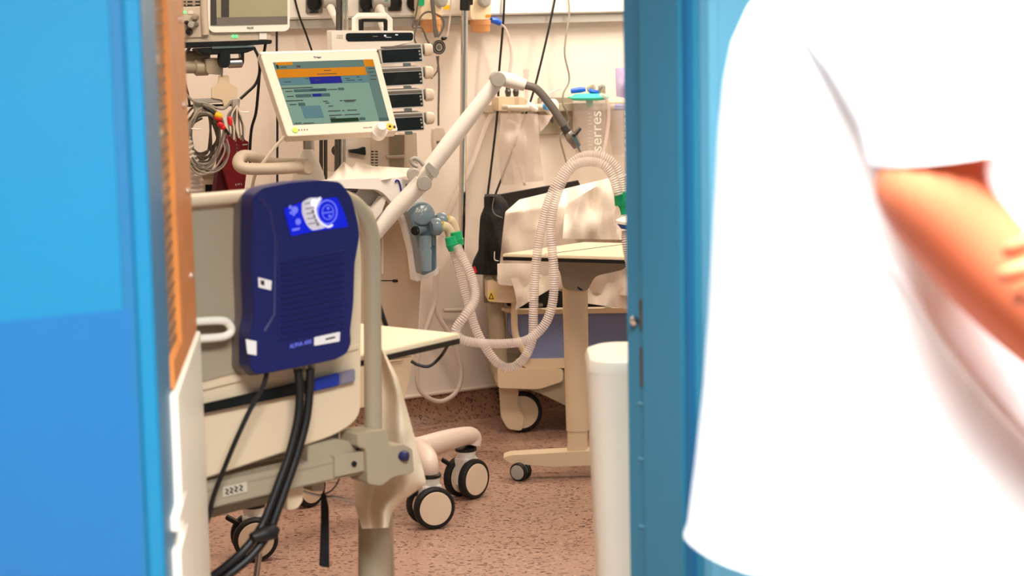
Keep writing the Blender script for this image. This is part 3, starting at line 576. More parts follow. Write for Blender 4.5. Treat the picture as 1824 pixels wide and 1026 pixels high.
# dark red cuff pouch
t = thing('cuff_pouch', P(420, 345, 6.12), 'dark red fabric cuff pouch with white print under the hanging leads', 'pouch')
RP_ = pl(P(420, 300, 6.12), 25)
obj('pouch', plate(rounded([(408, 240), (417, 238), (420, 244), (434, 240), (436, 250), (443, 252), (440, 300), (434, 350), (412, 352), (398, 300), (402, 262)], 4), RP_, .05, 0, .008), 'red', t)
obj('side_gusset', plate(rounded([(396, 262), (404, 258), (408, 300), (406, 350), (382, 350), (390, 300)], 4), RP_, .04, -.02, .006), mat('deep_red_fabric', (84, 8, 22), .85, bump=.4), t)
for k in range(5): obj('print_mark', plate(rect(420.5, 256 + 6 * k, 423, 259.5 + 6 * k), RP_, .0006, .001), 'inkg', t, smooth=False)
obj('print_mark', plate([(432, 257), (441, 256), (441, 258), (432, 259)], RP_, .0006, .001), 'paper', t, smooth=False)
text('print_mark', 'S M L', on(RP_, 419, 331, .002), V((1, .4, .12)), Z, .006, 'paper', t, fit=.022)
# white ribbed hose and small rack at the far left
mc('ribbed_hose', [(330, 262), (338, 285), (345, 310), (350, 340), (352, 380)], .004, 'tubew', 'x')
bpy.data.objects.remove(bpy.data.objects['ribbed_hose'])
o = obj('ribbed_hose', corr([on(MP, 322, 250, -.02), on(MP, 335, 285, -.02), on(MP, 343, 320, -.02), on(MP, 346, 380, -.02)], .03, .014, .08, 14), 'tubew', None, 'thick white ribbed hose at the far left behind the oak bead', 'hose')
t = thing('wall_cable_box', on(MP, 375, 350, -.25), 'beige plastic box with a hole low behind the coiled leads', 'box')
obj('box', plate(rounded(rect(356, 312, 386, 350), 2), MP, .08, -.2, .003), 'beige', t); obj('opening', plate(rect(366, 329, 378, 350), MP, .004, -.197), 'black', t, smooth=False)
obj('lid', plate(rounded(rect(352, 305, 388, 313), 2), MP, .1, -.19, .002), 'greige', t)

# ================================================================== PUMP RACK
PP = pl(P(715, 130, 6.55), 12)
t = thing('pump_rack_head', P(660, 92, 6.55), 'white rack head with carrying handle and long black display above the pumps', 'rack head')
obj('case', plate(rounded([(590, 54), (737, 55), (737, 74), (660, 92), (592, 92)], 3), PP, .12, .01, .004), 'white', t)
obj('display', plate(rounded([(616, 59), (736, 58), (736, 72), (620, 74), (616, 70)], 5), PP, .002, .012), 'glassb', t)
obj('base_block', plate([(592, 74), (660, 76), (660, 95), (592, 95)], PP, .1, .008, .003), 'white2', t)
bm = B()
outer = rounded([(629, 56), (631, 30), (636, 27), (690, 27), (696, 33), (697, 56)], 6); hp = [on(PP, x, y, -.02) for x, y in [(633, 56), (633, 34), (638, 29.5), (688, 29.5), (693, 35), (693, 56)]]
obj('carrying_handle', sweep(B(), hp, .012, 12), 'white', t)
hp = [on(PP, x, y, .002 - .02) for x, y in [(643, 56), (643, 36), (646, 34.5), (684, 34.5), (688, 38), (688, 56)]]
obj('handle_grip', sweep(B(), hp, .009, 10), 'black', t)
for (x0, x1, y0, y1) in ((684, 688, 62, 65), (704, 709, 61, 63), (687, 697, 66, 66.8), (664, 673, 64, 65.5)): obj('display_icon', plate(rect(x0, y0, x1, y1), PP, .0006, .013), 'lcdw' if x0 != 664 else 'inkg', t, smooth=False)
for k in range(6): obj('key_mark', plate(rect(600 + (k % 3) * 4, 62 + (k // 3) * 4, 602.5 + (k % 3) * 4, 64 + (k // 3) * 4), PP, .0006, .0125), 'beige', t, smooth=False)
def mkpump():
    t = thing('syringe_pump', on(PP, 715, 112), 'silver edged black faced infusion pump, topmost of the four', 'infusion pump', 'infusion pumps in the rack')
    obj('case', plate(rounded([(668, 81), (751, 77.5), (753, 110), (680, 114)], 2.5), PP, .12, 0, .003), 'grey', t)
    obj('silver_frame', plate(rounded([(672, 80), (752, 77), (754.5, 110), (681, 115)], 2.5), PP, .006, .006, .002), 'frame', t)
    obj('black_face', plate([(679, 89), (750, 86), (752, 108.5), (682, 112)], PP, .003, .0085, .001), 'glassb', t)
    obj('syringe_cover', plate([(677, 82.5), (749, 79.5), (750, 84), (678, 87)], PP, .004, .010, .001), 'dgrey', t)
    for (x, y) in ((747, 91), (748, 96.5), (749, 104)): obj('key', plate(rounded(rect(x - 1.6, y - 1.6, x + 1.8, y + 1.8), 1.2), PP, .001, .0095), 'grey', t, smooth=False)
    obj('drive_collar', cyl(B(), on(PP, 752, 88, -.02), on(PP, 757, 88, -.02), .016), 'dgrey', t)
    a, b = on(PP, 755, 89, -.02), on(PP, 770, 88.5, -.02); obj('white_knob', sweep(B(), [a, a.lerp(b, .12), a.lerp(b, .8), b], [.019, .0215, .0195, .015], 18), 'white2', t)
    obj('catch', plate(rect(719, 112.5, 732, 118), PP, .02, .004, .001), 'steel', t)
    return t
p0 = mkpump(); L0 = p0.location.copy()
for k, (dx, dy, lb) in enumerate(((1, 40.5, 'second from the top'), (2.0, 80.5, 'third from the top'), (3.0, 122, 'lowest of the four'))):
    L = L0 + on(PP, 715 + dx, 112 + dy) - on(PP, 715, 112)
    dup(p0, L, 'silver edged black faced infusion pump, ' + lb)
t = thing('rack_pole', on(PP, 610, 330, -.1), 'shiny chrome twin pole rising behind the pump rack head', 'pole')
for px, r_ in ((604, .009), (612, .006), (618, .006)): obj('chrome_rod', cyl(B(), on(PP, px, -60, -.10), on(PP, px - 4, 330, -.10), r_, seg=14), 'chrome' if px > 605 else 'darksteel', t)
# trolley body behind the ventilator
QP = pl(P(680, 270, 6.72), 20)
t = thing('gas_blender', on(QP, 680, 300), 'beige boxy device with black knob, black lever and vent slots', 'medical device')
obj('front_box', plate(rounded([(596, 240), (660, 241), (660, 305), (596, 308)], 3), QP, .15, .02, .004), 'white2', t)
obj('vent_box', plate(rounded([(660, 240), (722, 240), (722, 305), (660, 305)], 2), QP, .15, .0, .003), 'white2', t)
obj('recess', plate(rect(694, 240, 720, 300), QP, .004, .003), 'beiged', t, smooth=False)
obj('recess_bar', cyl(B(), on(QP, 688, 280, .006), on(QP, 719, 279, .006), .006), 'beige', t)
bm = B(); lathe(bm, on(QP, 600, 268, .02), QP[1] - U * .15, [(0, .018), (.005, .018), (.006, .016), (.022, .014), (.024, .001)], 20); obj('black_knob', bm, 'black', t)
obj('black_lever', plate(rounded([(622, 267), (640, 265), (651, 261), (652, 277), (638, 274), (624, 272)], 3), QP, .02, .04, .003), 'black', t)
for k in range(6):
    for x in (661, 668): obj('vent_slot', plate(rect(x, 269 + 5 * k, x + 5, 271 + 5 * k), QP, .001, .0012), 'ink', t, smooth=False)
obj('side_cover', plate(rounded([(722, 238), (742, 236), (745, 310), (722, 312)], 2), QP, .1, -.03, .003), 'white2', t)

# ================================================================== VENTILATOR
VP = pl(P(700, 400, 5.98), 32)
VB = F(700, 870); vt = thing('ventilator', V((VB.x, VB.y, 0)), 'white intensive care ventilator on casters with touch screen and blue grey valve block', 'ventilator')
# display
TL, TR, BL = P(464, 97, 6.0), P(672, 91, 6.14), P(512, 243, 5.88)
rt = (TR - TL); rt_n = rt.normalized(); dn = (BL - TL); dn = dn - rt_n * dn.dot(rt_n) * 0
SN = (dn.normalized()).cross(rt_n).normalized(); SN = SN if SN.y < 0 else -SN
SP = (TL, SN)
def sq(u, v):  # pixel of unit square on the screen case
    tl, tr, bl, br = (464, 97), (672, 91), (512, 243), (709, 233)
    return tuple((tl[i] * (1 - u) + tr[i] * u) * (1 - v) + (bl[i] * (1 - u) + br[i] * u) * v for i in (0, 1))
def sqr(u0, v0, u1, v1): return [sq(u0, v0), sq(u1, v0), sq(u1, v1), sq(u0, v1)]
disp = obj('display_case', plate(rounded(sqr(0, 0, 1, 1), 4), SP, .035, 0, .005), 'bezel', vt)
obj('case_top_edge', plate([(463, 92), (671, 87), (672, 91), (464, 97)], SP, .04, -.004, .001), 'white', disp)
obj('screen', plate(sqr(.085, .10, .945, .865), SP, .001, .0012), 's_bg', disp, smooth=False)
def sc_(u0, v0, u1, v1, m, off=.002): 
    U0 = .085 + .86 * u0; U1 = .085 + .86 * u1; V0 = .10 + .765 * v0; V1 = .10 + .765 * v1
    return obj('screen_field', plate(sqr(U0, V0, U1, V1), SP, .0004, off), m, disp, smooth=False)
sc_(0, 0, .9, .115, 's_sd'); sc_(.02, 0, .19, .05, 's_or', .0024); sc_(.02, .04, .04, .10, 's_gn', .0026); sc_(.22, .06, .26, .09, 'ink', .0026)
sc_(.9, 0, 1, .115, 's_or', .0024); sc_(0, .115, .9, .25, 's_or', .0024); sc_(0, .255, .9, .365, 's_tb', .0022); sc_(.31, .255, .63, .36, 's_bl', .0026)
sc_(.9, .115, 1, 1, 's_sd', .0022); sc_(.9, .95, 1, 1, 's_dk', .0026)
for (a, b, c_, d_) in ((.12, .44, .45, .48), (.12, .52, .28, .565), (.39, .52, .47, .565), (.12, .655, .19, .70), (.57, .44, .63, .475), (.70, .93, .76, .97), (.28, .44, .45, .48)): sc_(a, b, c_, d_, 's_dk', .0026)
sc_(.29, .52, .385, .565, 's_bl', .0028); sc_(.40, .93, .69, .985, 's_gn', .0028); sc_(.14, .71, .34, .9, 's_tb', .0024)
bm = B()
def ln_(u0, v0, u1, hh=.008):
    U0 = .085 + .86 * u0; U1 = .085 + .86 * u1; V0 = .10 + .765 * v0
    plate(sqr(U0, V0, U1, V0 + hh), SP, .0004, .003, bm=bm)
for (a, b, c_) in ((.0, .41, .32), (.03, .46, .1), (.03, .54, .1), (.0, .61, .18), (.03, .67, .1), (.46, .455, .56), (.38, .64, .43), (.4, .67, .44), (.42, .72, .47), (.4, .8, .53), (.4, .87, .53), (.4, .91, .46), (.55, .64, .58), (.59, .64, .72), (.6, .66, .70), (.55, .8, .57), (.6, .8, .7), (.56, .87, .72), (.02, .97, .09), (.11, .975, .22), (.48, .15, .55), (.4, .205, .6), (.05, .31, .12), (.27, .27, .3), (.67, .29, .72), (.68, .32, .76), (.79, .27, .82), (.8, .32, .84), (.93, .14, .99), (.92, .2, .98), (.93, .26, .99), (.92, .32, .98), (.36, .3, .42), (.06, .075, .12)): ln_(a, b, c_)
obj('screen_text_lines', bm, 'ink', disp, smooth=False, kind='stuff')
text('maker_lettering', 'Dräger', on(SP, *sq(.445, .062), .0015), rt_n, -dn.normalized(), .006, 'inkb', disp, fit=.024)
text('model_lettering', 'Evita V500', on(SP, *sq(.70, .945), .0015), rt_n, -dn.normalized(), .0035, 'inkg', disp, fit=.03)
def sdisc(name, u, v, r_, m_, h_=.002, prof=None):
    bm = B(); lathe(bm, on(SP, *sq(u, v), .0005), SN, prof or [(0, r_), (h_, r_)], 20); return obj(name, bm, m_, disp)
sdisc('green_power_key', .085, .93, .0085, 'lime'); sdisc('yellow_alarm_key', .935, .945, .011, 'yel'); sdisc('alarm_bell', .935, .945, .004, 'ink', .003)
sdisc('small_dark_dot', .975, .95, .004, 'ink', .002)
for k in range(4): sdisc('key_mark', .12 + .025 * k, .93, .0018, 'inkg')
sdisc('rotary_knob', .835, .985, .02, 'white', prof=[(-.02, .024), (.002, .024), (.004, .021), (.006, .019), (.026, .016), (.03, .013), (.031, .001)])
# stem and neck
obj('chrome_stem', cyl(B(), P(549, 238, 6.12), P(550, 275, 6.12), .017), 'steel', vt)
bm = B(); lathe(bm, P(550, 325, 6.1), Z, [(-.06, .055), (0, .052), (.03, .045), (.06, .034), (.075, .025), (.095, .019), (.10, .015)], 24); obj('neck', bm, 'white', vt)
for px in (572, 580): obj('thin_chrome_rod', cyl(B(), P(px, 238, 6.3), P(px, 320, 6.3), .006), 'darksteel', vt)
HP = [P(540, 297, 6.0), P(500, 300, 5.93), P(450, 301, 5.88), P(430, 298, 5.87), P(424, 288, 5.90), P(432, 278, 5.97), P(452, 279, 6.0), P(470, 288, 6.03), P(500, 292, 6.08), P(545, 291, 6.14)]
obj('push_handle', tube(HP, .0175, 14), 'beige', vt)
bm = B(); lathe(bm, P(545, 297, 6.0), V((.6, -.6, 0)), [(-.03, .024), (.01, .024), (.014, .02), (.015, .001)], 20); obj('handle_socket', bm, 'beige', vt)
# hood with the marker number, framing the valve block
hood = [(575, 322), (640, 318), (700, 316), (736, 322), (752, 352), (768, 372), (782, 484), (779, 490), (741, 502), (735, 450), (722, 400), (702, 365), (684, 345), (672, 338), (600, 335)]
obj('white_hood', plate(rounded(hood, 4), VP, .035, .03, .006), 'brightw', vt)
t_o = on(VP, 705, 342, .036)
ru = V((math.cos(math.radians(32)), math.sin(math.radians(32)), 0))
obj('marker_numeral', sweep(B(), catmull([on(VP, x, y, .0335) for x, y in ((704, 325), (706, 321.5), (710, 322.5), (712.5, 329), (714, 336), (715.5, 343), (717, 340.5), (720, 339))], 6), .0026, 6), 'inkb', vt)
text('hood_lettering', 'Bay', on(VP, 722, 332, .0335), ru + Z * .1, Z + ru * .2, .007, 'ink', vt, fit=.014)
obj('body', plate(rounded([(610, 338), (742, 330), (750, 500), (745, 590), (610, 600)], 5), VP, .22, -.06, .008), 'bodyb', vt)
obj('upper_grille', plate([(610, 331), (652, 330), (650, 344), (622, 344)], VP, .01, -.03, .001), 'dgrey', vt)
for r_ in range(3):
    for k in range(6): obj('grille_hole', plate(rect(618 + k * 4.4 + r_ * 2, 332 + r_ * 4, 621 + k * 4.4 + r_ * 2, 334.2 + r_ * 4), VP, .001, -.0285), 'black', vt, smooth=False)
obj('instrument_panel', plate(rounded([(644, 332), (677, 330), (677, 374), (660, 372), (630, 358)], 2), VP, .03, -.02, .003), 'grey', vt)
obj('panel_underside', plate([(676, 331), (680, 331), (696, 352), (690, 362), (677, 350)], VP, .03, -.03, .002), 'dgrey', vt)
obj('lower_tray', plate(rounded([(628, 360), (662, 368), (690, 378), (684, 400), (664, 402), (640, 372)], 3), VP, .05, -.01, .004), 'white', vt)
obj('white_latch', plate(rounded([(664, 376), (683, 349), (689, 353), (680, 378), (668, 392)], 2), VP, .03, .02, .004), 'white', vt)
obj('body_seam', plate(rect(678, 499, 706, 500.5), VP, .001, -.0585), 'ink', vt, smooth=False)
obj('seam_latch', plate(rounded(rect(700, 498, 709, 503), 2), VP, .003, -.0575), 'black', vt)
obj('vertical_trim', plate(rect(680, 420, 683, 488), VP, .002, -.0575), 'white2', vt, smooth=False)
obj('lower_body', plate(rounded([(620, 612), (738, 612), (736, 640), (724, 700), (716, 716), (620, 730)], 4), VP, .2, -.02, .008), 'cream', vt)
obj('lower_body_drawer', plate(rounded([(680, 622), (720, 622), (718, 642), (680, 646)], 3), VP, .012, -.01, .003), 'cream', vt)
# blue-grey valve block
BP = pl(P(755, 420, 5.93), 20)
vb = obj('valve_block', plate(rounded([(726, 376), (741, 364), (758, 362), (773, 372), (777, 395), (778, 480), (752, 492), (745, 440), (736, 402)], 6), BP, .06, .02, .012), 'bluegrey', vt)
bm = B(); lathe(bm, on(BP, 751, 383, .0), V((.15, -1, .35)), [(-.03, .034), (.012, .037), (.022, .034), (.030, .022), (.032, .001)], 24); obj('rounded_dome', bm, 'bluegrey', vb)
bm = B(); cyl(bm, on(BP, 756, 409, .02), on(BP, 741, 411, .06), .010, .013); obj('side_port', bm, 'bluegrey', vb)
bm = B(); lathe(bm, on(BP, 740, 411, .061), on(BP, 740, 411, .1) - on(BP, 756, 409, .02), [(-.012, .013), (0, .014), (.001, .009), (-.001, .008)], 16); obj('port_opening', bm, 'black', vb)
obj('lower_tube', sweep(B(), [on(BP, 757, 420, .035), on(BP, 757, 445, .04), on(BP, 759, 482, .04)], [.018, .020, .017], 14), 'bluegrey', vb)
obj('step_edge', plate([(752, 442), (770, 440), (770, 444), (753, 446)], BP, .01, .055), 'bluegreyd', vb)
obj('dark_slot', plate(rounded([(768, 440), (775, 438), (775, 478), (768, 481)], 1), BP, .01, .028), 'bluegreyd', vb)
for k in range(3): obj('white_mark', plate([(740 + 4.5 * k, 378), (742.5 + 4.5 * k, 378), (745.5 + 4.5 * k, 373), (743 + 4.5 * k, 373)], BP, .002, .052), 'white', vb, smooth=False)
for (ox, oy, od) in ((0, 0, .05), (10, -10, -.0)):
    a = on(BP, 768 + ox, 405 + oy, od); b = on(BP, 784 + ox, 403 + oy, od)
    obj('outlet_collar', sweep(B(), [a, a.lerp(b, .3), a.lerp(b, .8), b], [.020, .026, .026, .022], 18), 'bluegrey', vb)
    c_ = on(BP, 786 + ox, 404 + oy, od); obj('yellow_ring', sweep(B(), [b, c_], [.019, .0185], 18), 'yellowt', vb)
    e = [c_, on(BP, 793 + ox, 404 + oy, od), on(BP, 800 + ox * .7, 410 + oy, od), on(BP, 803 + ox * .8, 422 + oy, od)]
    obj('ivory_elbow', sweep(B(), catmull(e, 6), .0145, 16), 'ivory', vb)
# trolley column and base
hub = F(745, 800, .20)
obj('column', cyl(B(), V((F(690, 880).x, F(690, 880).y, .16)), V((F(690, 880).x, F(690, 880).y, .42)), .05), 'pink', vt)
base = obj('base_hub', B() and lathe(B(), hub - Z * .02, Z, [(-.01, .03), (.0, .04), (.035, .04), (.045, .03)], 24), 'pink', vt)
cy = [V((F(767, 942).x, F(767, 942).y, 0)), V((F(843, 888).x, F(843, 888).y, 0)), V((F(452, 1000).x, F(452, 1000).y, 0)), V((F(540, 900).x, F(540, 900).y, 0))]
def caster(parent, c, r, ax, gap, wid, lean=0, wheels=(1, -1), fork='white', hubm='hub', small=False):
    ax = V(ax).normalized(); tp = c + Z * (r * 2 + .016)
    if small:
        cs = obj('caster', box(B(), c + Z * r * 1.35 + V((.012, .01, 0)), V((.020, 0, 0)), V((0, .014, 0)), Z * r * .7, .006), fork, parent)
    else: cs = obj('caster', lathe(B(), tp - Z * .030, Z, [(0, .024), (.03, .03), (.045, .028)], 16), fork, parent)
    if not small: bm = B(); lathe(bm, tp + Z * .006, Z, [(0, .030), (.002, .034), (.010, .034), (.012, .030)], 20); obj('swivel_ring', bm, 'black', cs)
    if not small: bm = B(); box(bm, c + Z * (r * 1.35), ax * (gap * .42), ax.cross(Z).normalized() * .03, Z * (r * .75), .006); obj('fork', bm, fork, cs)
    for s in wheels:
        wc = c + Z * r + ax * (gap / 2 * s)
        bm = B(); w2 = wid / 2
        lathe(bm, wc - ax * w2, ax, [(0, r * .80), (.0, r * .9), (w2 * .35, r * .99), (w2, r), (w2 * 1.65, r * .99), (w2 * 2, r * .9), (w2 * 2, r * .80)], 40); obj('tyre', bm, 'tyre', cs)
        bm = B(); lathe(bm, wc - ax * (w2 + .002), ax, [(0, r * .5), (.001, r * .78), (.004, r * .82), (wid, r * .82), (wid + .003, r * .78), (wid + .004, r * .5), (wid + .0045, .001)], 32); obj('hub_cap', bm, hubm, cs)
    if not small: bm = B(); box(bm, c + Z * (r * 1.75) - V((r * .9, 0, 0)), V((.02, 0, -.012)), V((0, .012, 0)), V((.002, 0, .005)), .002); obj('brake_pedal', bm, 'black', cs)
    return cs
caster(vt, cy[0] + V((0, .03, 0)), .0625, (.42, -1, 0), .062, .026)
caster(vt, cy[1] + V((-.02, .02, 0)), .0625, (1.1, -1, 0), .062, .026)
caster(vt, cy[2] + V((0, .03, 0)), .0625, (.25, -1, 0), .062, .026)
caster(vt, cy[3], .0625, (1, -.8, 0), .062, .026)
for k, (c, mid) in enumerate(((cy[0], .5), (cy[1], .5), (cy[2], .5), (cy[3], .5))):
    e = V((c.x, c.y + .03, .196)); mdl = hub.lerp(e, .55) + Z * .004; e0 = hub.lerp(e, .93)
    sweep_pts = catmull([hub, mdl, e0, e - Z * .012 + (e - e0) * .25, e - Z * .034], 6)
    obj('base_arm', sweep(B(), sweep_pts, [.036 - .009 * min(1, i / 14) for i in range(len(sweep_pts))], 16), 'pink', vt)
# support arm
AD = 5.8
def A_(px, py, y=AD): return P(px, py, y)
t = thing('support_arm', A_(672, 420, 5.8), 'white jointed support arm rising from the ventilator, grey joint discs, grey goose neck', 'support arm')
obj('lower_segment', sweep(B(), [A_(668, 420), A_(700, 378), A_(752, 325)], [.018, .024, .026], 18), 'white', t)
obj('upper_segment', sweep(B(), [A_(752, 325), A_(768, 298), A_(800, 256), A_(887, 143)], [.020, .024, .025, .020], 18), 'white', t)
obj('short_segment', sweep(B(), [A_(887, 139), A_(912, 144), A_(936, 152)], [.020, .022, .017], 16), 'white', t)
for px, py, r_ in ((757, 325, .0215), (888, 141, .0215), (738, 314, .020)):
    bm = B(); off = -.038 if px != 738 else .02; lathe(bm, A_(px, py) + V((0, off, 0)), V((-.1, 1, 0)), [(-.001, .001), (0, r_ * .92), (.003, r_), (.03, r_), (.06, r_)], 28); obj('joint_disc', bm, 'grey', t)
cp = [A_(739, 286), A_(746, 288), A_(758, 298), A_(770, 308), A_(778, 312)]
obj('clip_band', plate(rounded([(757, 297), (764, 289), (783, 306), (777, 317), (770, 315)], 2), pl(A_(768, 302), 5), .05, .03, .004), 'grey', t)
obj('hose_hook', tube([A_(755, 295, 5.76), A_(748, 287, 5.76), A_(740, 282, 5.76), A_(733, 285, 5.76), A_(736, 293, 5.76), A_(744, 297, 5.76)], .006, 10), 'grey', t)
obj('goose_neck', sweep(B(), catmull([A_(936, 152), A_(955, 158), A_(975, 180), A_(993, 205), A_(1010, 232)], 10), .0115, 14), 'dgrey', t)
obj('neck_ferrule', sweep(B(), [A_(1004, 224), A_(1013, 240)], .0125, 14), 'darksteel', t)
obj('clamp', sweep(B(), [A_(1012, 236), A_(1018, 244), A_(1029, 262)], [.014, .018, .012], 8), 'steel', t)
obj('clamp_screw', sweep(B(), [A_(1024, 240, 5.78), A_(1034, 228, 5.78)], [.007, .005], 10), 'darksteel', t)
obj('hook_wire', tube([A_(1028, 258), A_(1034, 272), A_(1038, 284)], .0035, 8), 'steel', t)
# corrugated breathing hoses
HY = 5.72
a1 = [(814, 440, 5.83), (830, 470, 5.8), (844, 505, 5.78), (845, 535, 5.75), (828, 562), (812, 588), (822, 604), (855, 611), (900, 612), (940, 605), (970, 578), (984, 540), (987, 490), (983, 440), (981, 400), (990, 352), (1008, 312), (1028, 292), (1055, 288, 5.74), (1078, 296, 5.74), (1093, 318, 5.74), (1102, 348, 5.74)]
a2 = [(807, 442, 5.86), (818, 480, 5.84), (828, 520, 5.82), (838, 555, 5.80), (850, 592, 5.78), (868, 624, 5.77), (888, 648, 5.76), (910, 655, 5.76), (932, 640, 5.76), (948, 605, 5.77), (950, 560, 5.77), (952, 510, 5.77), (957, 450, 5.77), (965, 405, 5.78), (976, 362, 5.78), (996, 318, 5.78), (1024, 286, 5.78), (1050, 276, 5.78), (1080, 282, 5.78), (1102, 305, 5.78), (1113, 348, 5.78)]
ca, cb = [P(p[0], p[1], p[2] if len(p) > 2 else HY) for p in a1], [P(*p) for p in a2]
ta = obj('breathing_hose', corr(ca, .0132, .0066, .09), 'tube', None, 'clear ribbed breathing hose making the higher, right-hand loop to the patient', 'hose', 'ribbed breathing hoses')
tb = obj('breathing_hose', corr(cb, .0132, .0066, .09), 'tube', None, 'clear ribbed breathing hose hanging in the deepest loop behind the other', 'hose', 'ribbed breathing hoses')
for tt, (x0, y0, x1, y1, y_) in ((ta, (812, 413, 817, 438, 5.86)), (tb, (802, 422, 808, 446, 5.84))):
    a, b = P(x0, y0, y_), P(x1, y1, y_); obj('green_cuff', sweep(B(), [a, a.lerp(b, .5), a.lerp(b, .52), b], [.0165, .0175, .019, .015], 16), 'green', tt)
y_ = thing('y_piece', P(1108, 385, 5.76), 'green plastic Y connector joining the two ribbed hoses above the bed', 'connector')
for x0 in (1102, 1113): a, b = P(x0, 342, 5.76), P(1106.5 + (x0 - 1107) * .5, 366, 5.76); obj('branch', sweep(B(), [a, a.lerp(b, .4), b], [.013, .0145, .014], 14), 'green', y_)
obj('outlet', sweep(B(), [P(1108, 362, 5.76), P(1110, 370, 5.76), P(1112, 382, 5.76)], [.016, .011, .0095], 14), 'green', y_)
t = thing('breathing_filter', P(1116, 410, 5.76), 'white and blue disc shaped breathing filter beside the door jamb', 'filter')
bm = B(); lathe(bm, P(1118, 408, 5.76), Z + V((.12, 0, 0)), [(0, .020), (.012, .032)], 24); obj('blue_band', bm, 'capblue', t)
bm = B(); lathe(bm, P(1117, 398, 5.76), Z + V((.12, 0, 0)), [(-.002, .033), (.006, .034), (.012, .026), (.022, .012)], 24); obj('white_dome', bm, 'white', t)
obj('patient_tube', corr([P(1116, 412, 5.76), P(1117, 435, 5.75), P(1122, 465, 5.75), P(1132, 500, 5.75), P(1142, 530, 5.75)], .014, .006, .12), 'tubew', None, 'pale ribbed tube running down from the breathing filter', 'tube')
# folded plastic cover lying on the ventilator
obj('folded_cover', sheetg([(582, 318), (600, 302), (612, 288), (626, 299), (634, 288), (665, 296), (700, 298), (738, 300)], [(585, 322), (602, 320), (620, 322), (645, 324), (670, 322), (705, 317), (740, 312)], lambda u, v: 6.06 - .12 * u, 16, 50, .06, 20, .008), 'sheet', None, 'crumpled white cloth folded on top of the ventilator hood', 'cloth')
obj('white_cable', tube([P(507, 243, 5.9), P(490, 262, 5.9), P(470, 288, 5.9), P(455, 310, 5.92), P(447, 345, 5.95)], .005, 8), 'white2', None, 'pale cable from the display corner past the beige push handle', 'cable')

# ================================================================== SIDE TABLE in front of the ventilator
zt_ = .745; c1, c2, c3, c4 = F(820, 594, zt_), F(640, 634, zt_), F(560, 572, zt_), F(672, 579, zt_)
c2 = c1 + (c2 - c1) * 1.1; c4 = c1 + (c4 - c1) * 2.0; c3 = c2 + c4 - c1
t = thing('overbed_table', V(((c1.x + c3.x) / 2, (c1.y + c3.y) / 2, 0)), 'cream overbed table top with black edge between the near bed and ventilator', 'table')
obj('tabletop', prism(B(), [c1, c2, c3, c4], V((0, 0, -.012)), .002), 'tabletop', t)
cc = (c1 + c2 + c3 + c4) / 4
obj('edge_band', prism(B(), [cc + (c - cc) * .995 - Z * .0125 for c in (c1, c2, c3, c4)], V((0, 0, -.012))), 'black', t, smooth=False)
obj('support_bracket', rbox(B(), P(668, 628, 4.95), .18, .08, .035, 32, .006), 'cream', t)
hidden = F(640, 640, .1); obj('support_column', cyl(B(), V((P(672, 700, 4.98).x, 4.98, .06)), V((P(672, 700, 4.98).x, 4.98, .72)), .03), 'greige', t)
obj('base_bar', rbox(B(), V((P(655, 700, 4.98).x - .06, 4.98, .045)), .25, .05, .03, 32, .008), 'greige', t)
obj('black_cable', tube([P(815, 598, 4.9), P(800, 612, 4.95), P(785, 635, 5.0), P(765, 652, 5.0), P(745, 650, 5.0), P(732, 643, 5.0)], .0042, 8), 'black', None, 'black cable drooping below the cream table tip', 'cable')
obj('black_cable', tube([P(668, 520, 5.0), P(676, 545, 5.0), P(687, 578, 5.0), P(690, 582, 5.0)], .006, 8), 'black', None, 'short black cable reaching the table right of the bed post', 'cable')

# ================================================================== NEAR BED
BA = 38; BPn = pl(P(500, 500, 4.15), BA); bu = V((math.cos(math.radians(BA)), math.sin(math.radians(BA)), 0)); bn = nrm(BA)
bb = on(BPn, 500, 900); nb = thing('hospital_bed', V((bb.x, bb.y, 0)), 'cream hospital bed foot end carrying a navy pump, nearest to the door', 'bed')
foot = rounded([(90, 378), (450, 342), (540, 330), (610, 338), (640, 380), (645, 470), (643, 745), (600, 775), (90, 945)], 26)
obj('footboard', plate(foot, BPn, .035, 0, .012), 'cream', nb)
obj('recessed_panel', plate(rounded([(290, 380), (435, 368), (440, 660), (290, 700)], 8), BPn, .004, .003, .002), 'greige', nb)
obj('panel_ledge', plate([(290, 702), (436, 665), (640, 612), (640, 622), (436, 678), (290, 714)], BPn, .006, .006, .002), 'cream', nb)
obj('top_edge_roll', tube([on(BPn, 280, 363, .01), on(BPn, 360, 356, .01), on(BPn, 440, 349, .01)], .014, 12), 'cream', nb)
obj('black_bumper_strip', plate([(280, 740), (356, 722), (558, 676), (558, 698), (356, 738), (280, 757)], BPn, .012, .018, .003), 'navyd' if 0 else 'black', nb)
obj('blue_bumper_strip', plate([(559, 676), (606, 664), (606, 687), (559, 698)], BPn, .012, .018, .003), mat('royal_blue_strip', (24, 50, 150), .4), nb)
obj('grey_bumper_end', plate([(606, 664), (634, 657), (634, 680), (606, 687)], BPn, .012, .017, .003), mat('slate_strip', (130, 124, 140), .4), nb)
obj('bumper_knob', lathe(B(), on(BPn, 350, 737, .02), bn, [(0, .009), (.01, .009), (.014, .005), (.0145, .0001)], 12), 'steel', nb)
hpts = [(300, 575), (345, 573), (395, 571), (408, 578), (412, 588), (405, 597), (380, 602), (300, 606)]
obj('grab_handle', tube([on(BPn, x, y, .035) for x, y in hpts], .0085, 12), 'creamdoor', nb)
obj('handle_slot', plate(rounded([(300, 583), (398, 580), (398, 590), (300, 595)], 3), BPn, .002, .0055), 'beiged', nb)
obj('head_end_seam', plate([(434, 368), (440, 366), (443, 560), (440, 660), (436, 660)], BPn, .002, .0075), 'beiged', nb)
